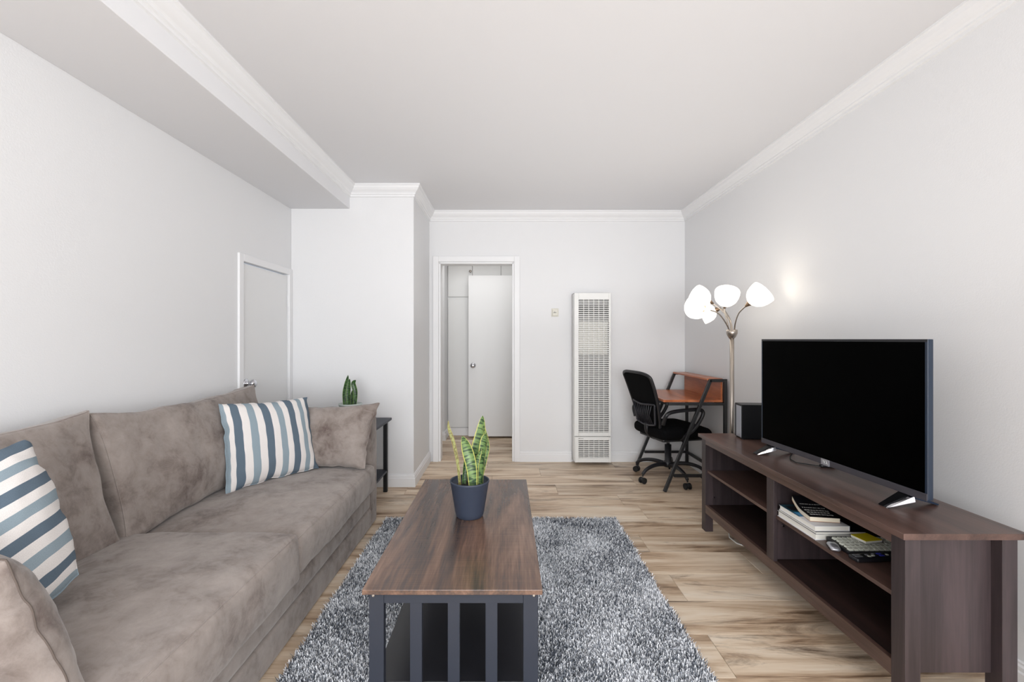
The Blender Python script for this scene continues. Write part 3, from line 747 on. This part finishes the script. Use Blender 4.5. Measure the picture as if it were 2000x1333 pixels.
link_mesh('back_housing', [(v[0] + .038, v[1], v[2] + .27) for v in soft_v], soft_f, M['plastic'], tv, smooth=True, world=False)
bd = MB().box(-.0062, -.0042, -.024, .024, z0t - .003, z0t + .025).build('badge', M['silver'], tv, world=False, bevel=.0004)
def text_obj(s, size, mat, parent, mw, name='lettering', ext=.0004):
    cu = bpy.data.curves.new(name, 'FONT'); cu.body = s; cu.size = size; cu.extrude = ext; cu.align_x = 'CENTER'; cu.align_y = 'CENTER'
    cu.materials.append(mat); t = bpy.data.objects.new(name, cu); COL.objects.link(t); me = bpy.data.meshes.new_from_object(t); bpy.data.objects.remove(t)
    o = bpy.data.objects.new(name, me); COL.objects.link(o); o.parent = parent; o.matrix_local = mw; return o
text_obj('TCL', .018, M['ink'], bd, Matrix(((0, 0, -1, -.0066), (-1, 0, 0, 0), (0, 1, 0, z0t + .011), (0, 0, 0, 1))))
for yc in (-.365, .385):
    for s_, xt in ((-1, -.085), (1, .125)):
        xa = .006 if s_ < 0 else .016
        top, bot = .014, .009
        f = MB().hexa([(xt, yc - .011, .0005), (xt + .004*s_, yc - .011, .0045), (xt + .004*s_, yc + .011, .0045), (xt, yc + .011, .0005),
                       (xa, yc - .021, z0t - .016), (xa - .0*s_, yc - .021, z0t + .0), (xa, yc + .021, z0t + .0), (xa, yc + .021, z0t - .016)])
        fo = f.build('foot', M['gloss'] if s_ < 0 else M['tvback'], tv, world=False)
        if s_ < 0:
            MB().hexa([(xt, yc - .024, .0003), (xt, yc - .0112, .0003), (xt + .006, yc - .0112, .0045), (xt + .004, yc - .022, .0012),
                       (xa, yc - .040, z0t - .022), (xa, yc - .0212, z0t - .018), (xa, yc - .0212, z0t - .0025), (xa, yc - .036, z0t - .0030)]).build('foot_edge', M['chrome'], fo, world=False)

# speaker box behind the tv
spk = thing('speaker', (1.515, 2.79, SZT), 'glossy black box speaker behind the far end of the television', 'speaker', math.radians(-6))
MB().box(-.072, .09, -.055, .055, .004, .212).build('cabinet', M['gloss'], spk, world=False, bevel=.003)
MB().box(-.0745, -.0722, -.050, .050, .010, .204).build('front_panel', M['plastic_g'], spk, world=False, bevel=.001)
MB().box(-.0765, -.0747, -.050, .020, .012, .202).build('silver_strip', M['silver'], spk, world=False)
for a in (-.06, .078):
    for c_ in (-.042, .042): MB().lathe([(0, 0), (.006, 0), (.006, .004), (0, .004)], 12, (a, c_, 0)).build('foot', M['rubber'], spk, world=False)
# small stick on the stand
rm = thing('streaming_remote', (1.533, 2.150, SZT), 'tiny black remote lying on the media stand in front of the television', 'remote', math.radians(-6))
V, F = rounded_box(.032, .0105, .0075, .006, (10, 6, 4)); link_mesh('case', [(a, b_, c_ + .008) for a, b_, c_ in V], F, M['plastic'], rm, smooth=True, world=False)
MB().tube([(.014, 0, .0152), (.014, 0, .0165)], .006, 16).build('round_button', M['silver'], rm, world=False)
MB().box(-.022, .004, -.004, .004, .0152, .0160).build('button_strip', M['plastic_g'], rm, world=False)
# tv cable
MB().tube([(1.50, 2.31, SZT + .05), (1.49, 2.34, SZT + .02), (1.47, 2.33, SZT + .004), (1.44, 2.28, SZT + .004), (1.43, 2.22, SZT + .004), (1.50, 2.16, SZT + .004), (1.58, 2.14, SZT + .004)], .0025, 8).build('cable', M['rubber'], tag(bpy.data.objects.new('power_cable', None), 'thin black cable lying behind the far foot of the television', 'cable'), smooth=True)
COL.objects.link(bpy.data.objects['power_cable'])

# ------------------------------------------------------------------ things on the shelf
zs = .390
def book(name, x0, x1, y0, y1, z0, t, cover, label, rz=0.0, pages='paper', ct_=.0022, soft_=False):
    b = thing(name, ((x0+x1)/2, (y0+y1)/2, z0), label, 'book', rz)
    hx, hy = (x1-x0)/2, (y1-y0)/2
    MB().box(-hx + .003, hx - .001, -hy + .003, hy - .003, ct_, t - ct_).build('pages', M[pages], b, world=False)
    for a, c_ in ((0.0003, ct_), (t - ct_, t)): MB().box(-hx, hx, -hy, hy, a, c_).build('cover', cover, b, world=False)
    MB().box(hx - .001, hx + .001, -hy, hy, .0003, t).build('spine', cover, b, world=False)
    return b
b1 = book('book', 1.283, 1.49, 1.868, 2.128, zs, .0265, M['bookwhite'], 'thick white book at the bottom of the stack on the shelf')
b2 = book('book', 1.281, 1.490, 1.862, 2.120, zs + .0265, .0100, M['bookblack'], 'wide thin hardcover with black boards second from the bottom of the stack', pages='paper', ct_=.0010)
b3 = book('book', 1.281, 1.425, 1.868, 2.112, zs + .0368, .021, M['bookwhite'], 'white book with blue pictures on its cover, third in the stack', pages='paper', ct_=.0012)
zt = .0213
for x0_, x1_, ya, yb, mt in ((-.072, .072, -.02, .122, 'bookteal'), (-.066, -.02, -.02, .03, 'bookblue'), (-.045, .03, -.05, -.01, 'booktan'), (-.060, -.015, .05, .10, 'bookblack'), (-.035, .0, .005, .045, 'bookwhite')):
    MB().box(x0_, x1_, ya, yb, zt, zt + .0002).build('cover_print', M[mt], b3, world=False); zt += .0003
# bent paperback on top
b4 = thing('book', (1.365, 1.99, zs + .0595), 'bent paperback with black cover and white lettering on top of the stack', 'book', math.radians(-10))
def bent(z_lo, z_hi, hx, hy, name, mat, inset=0):
    V, F = [], []; n = 14
    for i in range(n+1):
        y = -hy + inset + (2*hy - 2*inset) * i/n
        lift = .026 * max(0, (y + .01) / hy) ** 1.8
        for x in (-hx + inset, hx - inset):
            for z in (z_lo, z_hi): V.append((x, y, z + lift + .004*(x < 0)*0))
    for i in range(n):
        a = i*4
        for p, q in ((0, 1), (1, 3), (3, 2), (2, 0)): F.append((a+p, a+q, a+4+q, a+4+p))
    F.append((0, 2, 3, 1)); F.append((n*4, n*4+1, n*4+3, n*4+2))
    return link_mesh(name, V, F, mat, b4, world=False)
bent(.0015, .0185, .058, .085, 'pages', M['cream'], .0008); bent(.0003, .0014, .058, .085, 'cover', M['booktan']); cv = bent(.0186, .0198, .058, .085, 'cover', M['bookblack'])
rr = random.Random(2)
ml = MB()
for row in range(5):
    y = -.055 + row * .024
    x = -.045
    while x < .045:
        w_ = rr.uniform(.004, .010); lift = .026 * max(0, (y + .01) / .085) ** 1.8
        ml.box(x, x + w_, y - rr.uniform(.003, .006), y + rr.uniform(.003, .006), .0200 + lift, .0204 + lift); x += w_ + rr.uniform(.002, .005)
ml.build('lettering', M['ink'], cv, world=False)

# keyboard, notes, remote, mouse
kb = thing('keyboard', (1.462, 1.798, zs), 'black keyboard with pale keys on the shelf beside the books', 'keyboard', math.radians(0))
MB().hexa([(-.14, -.062, .001), (.14, -.062, .001), (.14, .062, .001), (-.14, .062, .001), (-.14, -.062, .012), (.14, -.062, .012), (.14, .062, .020), (-.14, .062, .020)]).build('case', M['plastic'], kb, world=False, bevel=.002)
kme = None
for r_ in range(5):
    for c_ in range(13):
        if kme is None:
            o = MB().hexa([(-.008, -.008, 0), (.008, -.008, 0), (.008, .008, 0), (-.008, .008, 0), (-.0062, -.0062, .007), (.0062, -.0062, .007), (.0062, .0062, .007), (-.0062, .0062, .007)]).build('key', M['keys'], kb, world=False); kme = o.data
        else:
            o = bpy.data.objects.new('key', kme); COL.objects.link(o); o.parent = kb
        o.location = (-.123 + c_ * .0198 + (r_ % 2) * .004, -.046 + r_ * .0205, .0136 + r_ * .0014)
sn = thing('sticky_note_pad', (1.452, 1.815, zs + .027), 'yellow sticky note pad lying on the keyboard', 'note pad', math.radians(10))
MB().box(-.038, .038, -.032, .032, 0, .008).build('paper_block', M['paper'], sn, world=False); MB().box(-.038, .038, -.032, .032, .0081, .0095).build('top_note', M['yellow'], sn, world=False)
rc = thing('remote_control', (1.385, 1.700, zs), 'black remote control with blue and silver buttons near the shelf front', 'remote', math.radians(4))
V, F = rounded_box(.082, .023, .009, .008, (16, 8, 4)); link_mesh('case', [(a, b_, c_ + .0095) for a, b_, c_ in V], F, M['plastic'], rc, smooth=True, world=False)
for x, y, w_, mt in ((-.062, -.006, .016, 'silver'), (-.062, .006, .016, 'silver'), (-.022, -.008, .006, 'keys'), (-.022, .004, .006, 'silver'), (-.004, -.004, .006, 'keys'), (.006, .008, .005, 'silver'), (.030, -.006, .010, 'bluekey'), (.030, .008, .010, 'bluekey'), (.056, 0, .005, 'keys')):
    MB().box(x - w_/1.2, x + w_/1.2, y - .004, y + .004, .0186, .0202).build('button', M[mt], rc, world=False)
ms = thing('computer_mouse', (1.302, 1.790, zs), 'small grey mouse lying on the shelf in front of the keyboard', 'mouse', math.radians(70))
MSV, MSF = rounded_box(.032, .018, .011, .011, (12, 8, 6)); link_mesh('shell', [(a, b_, c_ + .0115 - .12*abs(a)*(c_ > 0)) for a, b_, c_ in MSV], MSF, M['silver'], ms, smooth=True, world=False)
MB().box(-.024, .024, -.0192, .0192, .006, .009).build('side_band', M['plastic'], ms, world=False)

# white cable under the stand
wc = tag(MB().tube([(1.60, 2.86, .004), (1.48, 2.87, .004), (1.405, 2.84, .004), (1.375, 2.77, .004), (1.380, 2.69, .004), (1.44, 2.62, .004), (1.62, 2.60, .004)], .0035, 8).build('cable', M['cable'], smooth=True), 'white cable lying in a loop on the floor under the media stand', 'cable')

# ------------------------------------------------------------------ floor lamp
LPX, LPY = 1.545, 3.08
lamp = thing('floor_lamp', (LPX, LPY, 0), 'brushed nickel floor lamp with five lit white glass shades behind the media stand', 'lamp')
MB().lathe([(0, 0.0005), (.125, 0.0005), (.128, .006), (.120, .016), (.05, .024), (.02, .034), (.0, .034)], 40, (LPX, LPY, 0)).build('base', M['nickel'], lamp, smooth=True)
MB().tube([(LPX, LPY, .03), (LPX, LPY, 1.235)], .0145, 20).build('pole', M['nickel'], lamp, smooth=True)
MB().lathe([(0, 1.222), (.012, 1.224), (.026, 1.242), (.035, 1.262), (.036, 1.288), (.032, 1.289), (.030, 1.268), (0, 1.262)], 32, (LPX, LPY, 0)).build('hub', M['nickel'], lamp, smooth=True)
def PL(px, py, Y): return Vector(((px - 988) * Y / 880, Y, 1.224 - (py - 663) * Y / 880))
def arm_and_shade(pts, tipdir, size=.088, dark=True):
    pts = [Vector(p) for p in pts]
    q = []
    k = len(pts) - 1
    for i in range(25):
        s = i / 24 * k; a = min(int(s), k-1); f = s - a
        p0, p1, p2, p3 = pts[max(a-1, 0)], pts[a], pts[a+1], pts[min(a+2, k)]
        q.append(.5 * ((2*p1) + (p2-p0)*f + (2*p0-5*p1+4*p2-p3)*f*f + (3*p1-p0-3*p2+p3)*f**3))
    a_ = MB().tube(q, .0048, 10).build('arm', M['nickel'], lamp, smooth=True)
    d = Vector(tipdir).normalized(); R = d.to_track_quat('Z', 'Y').to_matrix().to_4x4(); e = pts[-1]
    MB().lathe([(0, -.004), (.007, -.004), (.010, .006), (.020, .030), (.021, .040), (0, .040)], 24, e, R).build('socket', M['nickel_shaded'] if dark else M['nickel'], a_, smooth=True)
    s = size / .088
    MB().lathe([(.012*s, .030), (.026*s, .034), (.050*s, .050*s), (.068*s, .075*s), (.076*s, .102*s), (.079*s, .126*s), (.079*s, .142*s), (.076*s, .142*s), (.076*s, .126*s), (.073*s, .102*s), (.065*s, .077*s), (.048*s, .053*s), (.02*s, .036)], 32, e, R).build('shade', M['shade'], a_, smooth=True)
    MB().lathe([(0, .045), (.012, .048), (.024*s, .075), (.026*s, .095), (.018*s, .112), (0, .120)], 20, e, R).build('bulb', M['shade'], a_, smooth=True)
hz = 1.268
arm_and_shade([(LPX + .014, LPY - .008, hz), PL(1436, 632, 3.04), PL(1443, 612, 3.0), PL(1457, 598, 2.94)], (.46, -.66, .60))
arm_and_shade([(LPX - .012, LPY + .006, hz), PL(1420, 628, 3.12), PL(1416, 612, 3.14), PL(1415, 602, 3.15)], (-.18, -.66, .72))
arm_and_shade([(LPX + .004, LPY + .014, hz), PL(1424, 625, 3.14), PL(1410, 607, 3.18), PL(1392, 593, 3.20)], (-.92, -.08, .38), .090)
arm_and_shade([(LPX - .014, LPY - .006, hz), PL(1418, 632, 3.05), PL(1402, 612, 3.02), PL(1382, 605, 2.99)], (-.80, -.55, .10), .088)
arm_and_shade([(LPX - .002, LPY - .014, hz), PL(1427, 628, 3.10), PL(1416, 608, 3.22), PL(1407, 603, 3.26)], (-.75, .45, -.30), .080)

# ------------------------------------------------------------------ desk
desk = thing('desk', (1.52, 3.99, 0), 'small desk with orange-brown top, raised shelf and slanted black steel legs in the corner', 'desk')
DYN, DYF = 3.61, 4.375
for y in (DYN, DYF):
    b = MB(); 
    MB().bar((1.272, y, .002), (1.640, y, .898), .024, .024, (0, 1, 0)).build('leg', M['blacktube'], desk, bevel=.002)
    MB().bar((1.757, y, .0005), (1.757, y, .9045), .024, .024, (0, 1, 0)).build('leg', M['blacktube'], desk, bevel=.002)
    MB().bar((1.630, y, .893), (1.745, y, .893), .024, .024).build('top_bar', M['blacktube'], desk, bevel=.002)
    MB().bar((1.345, y, .130), (1.745, y, .130), .022, .022).build('side_stretcher', M['blacktube'], desk, bevel=.002)
    MB().bar((1.30, y, .705), (1.745, y, .705), .022, .022).build('desk_rail', M['blacktube'], desk, bevel=.002)
MB().bar((1.757, DYN + .012, .130), (1.757, DYF - .012, .130), .022, .022).build('back_stretcher', M['blacktube'], desk, bevel=.002)
for x in (1.30, 1.757): MB().bar((x, DYN + .0, .705), (x, DYF - .0, .705), .022, .022).build('long_rail', M['blacktube'], desk, bevel=.002)
MB().box(1.268, 1.744, DYN + .0125, DYF - .0125, .717, .736).build('desktop', M['walnut'], desk, bevel=.002)
MB().box(1.618, 1.744, DYN + .0125, DYF - .0125, .8935, .908).build('upper_shelf', M['walnut'], desk, bevel=.002)
MB().box(1.728, 1.742, DYN + .014, DYF - .014, .7365, .893).build('back_board', M['walnut'], desk)

# ------------------------------------------------------------------ office chair
ch = thing('office_chair', (1.425, 3.96, 0), 'black mesh office chair with armrests pulled up to the corner desk', 'chair', math.radians(13))
def catm(pts, n):
    pts = [Vector(p) for p in pts]; k = len(pts) - 1; out = []
    for i in range(n+1):
        s = i/n*k; a = min(int(s), k-1); f = s-a
        p0, p1, p2, p3 = pts[max(a-1, 0)], pts[a], pts[a+1], pts[min(a+2, k)]
        out.append(.5*((2*p1)+(p2-p0)*f+(2*p0-5*p1+4*p2-p3)*f*f+(3*p1-p0-3*p2+p3)*f**3))
    return out
def bx(z): # backrest profile
    t = (z - .44) / .50
    return -.185 - .030*math.sin(t*PI*.9) - .150*max(0, t)**2.1
def bw(z):
    t = (z - .44) / .52
    return .155 + .070*math.sin(min(max(t, 0), 1)*PI*.58)
# frame outline
out = []
zz = np.linspace(.46, .89, 14)
for z in zz: out.append((bx(z) + .02*(bw(z)/.2)**2, bw(z), z))
for a in np.linspace(10, 170, 13):
    A = math.radians(a); y = bw(.89)*math.copysign(abs(math.cos(A))**.6, math.cos(A)); z = .89 + .055*abs(math.sin(A))**.8
    out.append((bx(z) + .02*(y/.2)**2, y, z))
for z in zz[::-1]: out.append((bx(z) + .02*(bw(z)/.2)**2, -bw(z), z))
for a in np.linspace(0, 1, 8)[1:-1]:
    y = -bw(.46) + 2*bw(.46)*a; z = .46 - .035*math.sin(a*PI); out.append((bx(z) + .02*(y/.2)**2, y, z))
cl = catm(out + [out[0]], 150)
MB().tube(cl, .0125, 10).build('backrest_frame', M['plastic'], ch, smooth=True, world=False)
V, F = [], []; nu, nv = 16, 24
for i in range(nv+1):
    z = .45 + .490*i/nv; hw = bw(min(z, .89)) if z < .89 else bw(.89)*max(0.02, 1-((z-.89)/.056)**2)**.3
    for j in range(nu+1):
        y = hw*(-1+2*j/nu)*.97; V.append((bx(z) + .02*(y/.2)**2 + .004*math.cos(y*12), y, z))
for i in range(nv):
    for j in range(nu): a = i*(nu+1)+j; F.append((a, a+1, a+nu+2, a+nu+1))
mp = link_mesh('mesh_back', V, F, M['fabric_b'], ch, smooth=True, world=False); sd = mp.modifiers.new('s', 'SOLIDIFY'); sd.thickness = .006; sd.offset = 0
# lumbar shell with ribs on the rear side
lum = []
for a in np.linspace(0, 1, 15): y = -.175 + .35*a; lum.append((bx(.66) - .018 + .03*(y/.2)**2, y, .665 + .012*(abs(2*a-1))))
for a in np.linspace(0, 1, 10)[1:]: lum.append((bx(.66-.16*a) - .018 + .02*(1-a) , .175 - .03*a, .665 - .16*a))
for a in np.linspace(0, 1, 15)[1:]: y = .145 - .29*a; lum.append((bx(.50) - .020, y, .505 - .02*math.sin(a*PI)))
for a in np.linspace(0, 1, 10)[1:-1]: lum.append((bx(.50+.16*a) - .018 + .02*a, -.145 - .03*a, .505 + .16*a))
ls = MB().tube(catm(lum + [lum[0]], 120), .009, 8).build('lumbar_support', M['plastic_g'], ch, smooth=True, world=False)
for k in range(9):
    u = -1 + 2*k/8
    MB().tube([(bx(.50) - .020, u*.120, .495), (bx(.58) - .030, u*.105, .58), (bx(.66) - .014, u*.150, .664)], .0042, 8).build('rib', M['plastic_g'], ls, smooth=True, world=False)
MB().tube(catm([(-.205, 0, .50), (-.20, 0, .43), (-.14, 0, .375), (-.04, 0, .365)], 16), .022, 12).build('back_bracket', M['plastic'], ch, smooth=True, world=False)
V, F = rounded_box(.245, .240, .048, .040, (24, 24, 8), (.0, .0, .018), .003, 7, 5)
link_mesh('seat', [(v[0] + .035, v[1], v[2] + .435 - .022*max(0, (v[0]-.12)/.12)**2) for v in V], F, M['fabric_b'], ch, smooth=True, world=False)
V, F = rounded_box(.19, .19, .016, .012, (10, 10, 4)); link_mesh('seat_shell', [(v[0] + .02, v[1], v[2] + .378) for v in V], F, M['plastic'], ch, smooth=True, world=False)
for s_ in (-1, 1):
    y = s_ * .262
    loop = [(-.19, y*.86, .52), (-.185, y, .60), (-.13, y, .628), (.00, y, .640), (.115, y, .640), (.155, y, .622), (.150, y, .585), (.115, y, .530), (.065, y, .475), (.02, y*.97, .440), (-.02, y*.8, .385)]
    MB().tube(catm(loop, 60), .0155, 12).build('armrest', M['plastic'], ch, smooth=True, world=False)
MB().lathe([(0, .105), (.036, .105), (.040, .115), (.040, .150), (.028, .158), (.028, .300), (.0, .302)], 24).build('column_cover', M['plastic'], ch, smooth=True, world=False, )
MB().lathe([(0, .30), (.014, .30), (.014, .366), (0, .366)], 18).build('gas_lift', M['chrome'], ch, smooth=True, world=False)
MB().tube(catm([(.03, -.03, .362), (.06, -.10, .350), (.04, -.18, .345), (.035, -.215, .352)], 14), .005, 8).build('height_lever', M['plastic'], ch, smooth=True, world=False)
for k in range(5):
    A = math.radians(123 + 72*k)
    c_, s_ = math.cos(A), math.sin(A); f = lambda r, z: (r*c_, r*s_, z)
    lg = MB().tube(catm([f(.03, .128), f(.12, .138), f(.20, .130), f(.265, .108), f(.300, .078)], 18), [.019 - .006*i/18 for i in range(19)], 12).build('base_leg', M['plastic'], ch, smooth=True, world=False)
    ca = MB()
    tx, ty = -s_, c_
    cst = MB().tube([f(.300, .060), f(.300, .086)], .007, 10).tube([(.300*c_ - tx*.010, .300*s_ - ty*.010, .034), (.300*c_ + tx*.010, .300*s_ + ty*.010, .034)], .018, 14).build('caster', M['plastic'], ch, smooth=False, world=False)
    for q in (-1, 1):
        a1 = (.300*c_ + q*tx*.011, .300*s_ + q*ty*.011, .0265); a2 = (.300*c_ + q*tx*.026, .300*s_ + q*ty*.026, .0265)
        MB().tube([a1, a2], .026, 20).build('wheel', M['rubber'], cst, world=False, bevel=.003)

# ------------------------------------------------------------------ wall heater
ht = thing('wall_heater', (.838, BY, 0), 'tall narrow white gas wall heater with louvred grille on the back wall', 'heater')
hx0, hx1, hy0, hz0, hz1 = .662, 1.016, 4.355, .034, 1.672
gx0, gx1 = hx0 + .042, hx1 - .020
hb = MB()
hb.box(hx0, hx0 + .004, hy0 + .01, BY - .001, hz0, hz1).box(hx1 - .004, hx1, hy0 + .01, BY - .001, hz0, hz1).box(hx0, hx1, hy0 + .01, BY - .001, hz1 - .004, hz1).box(hx0, hx1, BY - .012, BY - .001, hz0, hz1).box(hx0, hx1, hy0 + .01, BY - .001, hz0, hz0 + .004)
hb.build('casing', M['heater'], ht)
zmid, zl = .296, .285
fr = MB()
fr.box(hx0, gx0, hy0, hy0 + .012, zl, hz1).box(gx1, hx1, hy0, hy0 + .012, zl, hz1).box(gx0, gx1, hy0, hy0 + .012, hz1 - .058, hz1).box(gx0, gx1, hy0, hy0 + .012, zl, zl + .036)
fr.build('front_frame', M['heater'], ht, bevel=.003)
lf = MB(); lz0, lz1 = .078, .246
lf.box(hx0 + .004, gx0 - .002, hy0 - .006, hy0 + .010, hz0, zl - .004).box(gx1 + .0, hx1 - .002, hy0 - .006, hy0 + .010, hz0, zl - .004).box(gx0 - .002, gx1, hy0 - .006, hy0 + .010, lz1, zl - .004).box(gx0 - .002, gx1, hy0 - .006, hy0 + .010, hz0, lz0)
lo = lf.build('lower_cover', M['heater'], ht, bevel=.002)
def slats(z0, z1, y, name, parent, step=.0183):
    b = MB(); z = z0 + .004
    while z < z1 - .004:
        b.hexa([(gx0 - .002, y, z), (gx1 + .002, y, z), (gx1 + .002, y + .006, z + .0005), (gx0 - .002, y + .006, z + .0005), (gx0 - .002, y, z + .0085), (gx1 + .002, y, z + .0085), (gx1 + .002, y + .006, z + .009), (gx0 - .002, y + .006, z + .009)])
        z += step
    for i in range(1, 6):
        x = gx0 + (gx1 - gx0) * i / 6; b.box(x - .0022, x + .0022, y - .001, y + .006, z0, z1)
    o = b.build(name, M['heater'], parent); o['kind'] = 'stuff'; return o
slats(zl + .036, hz1 - .058, hy0 + .001, 'louvre_grille', ht); slats(lz0, lz1, hy0 - .004, 'lower_louvres', lo)
MB().box(gx0 - .01, gx1 + .01, hy0 + .085, hy0 + .092, hz0 + .01, hz1 - .02).build('inner_panel', M['heater_in'], ht)
MB().box(gx0 - .002, gx1 + .002, hy0 + .045, hy0 + .084, 1.07, 1.40).build('firebox', M['ivory'], ht, bevel=.004)
MB().box(gx0 + .005, gx1 - .035, hy0 + .030, hy0 + .044, 1.12, 1.30).build('heat_shield', M['ivory'], ht, bevel=.003)
MB().box(gx0 - .002, gx1 + .002, hy0 + .05, hy0 + .084, 1.47, 1.56).build('duct_shade', M['heater_dk'], ht)  # solid dark block painted as the shade inside an opening
MB().box(gx0 + .0, gx0 + .006, hy0 - .0072, hy0 - .0062, .262, .269).build('emblem', M['plastic_g'], lo)
MB().box(gx0 + .010, gx0 + .045, hy0 - .0070, hy0 - .0062, .263, .267).build('name_strip', M['heater_in'], lo)
# thermostat
th = thing('thermostat', (.491, BY, 1.455), 'small ivory thermostat on the back wall beside the heater', 'thermostat')
MB().box(.455, .527, BY - .006, BY - .0005, 1.450, 1.532).build('wall_plate', M['ivory'], th, bevel=.002)
MB().box(.464, .518, BY - .026, BY - .0062, 1.458, 1.524).build('cover', M['ivory'], th, bevel=.004)
MB().box(.472, .502, BY - .0285, BY - .0262, 1.486, 1.492).build('slider', M['heater_in'], th)
MB().box(.484, .488, BY - .0300, BY - .0262, 1.484, 1.500).build('lever', M['heater_in'], th)
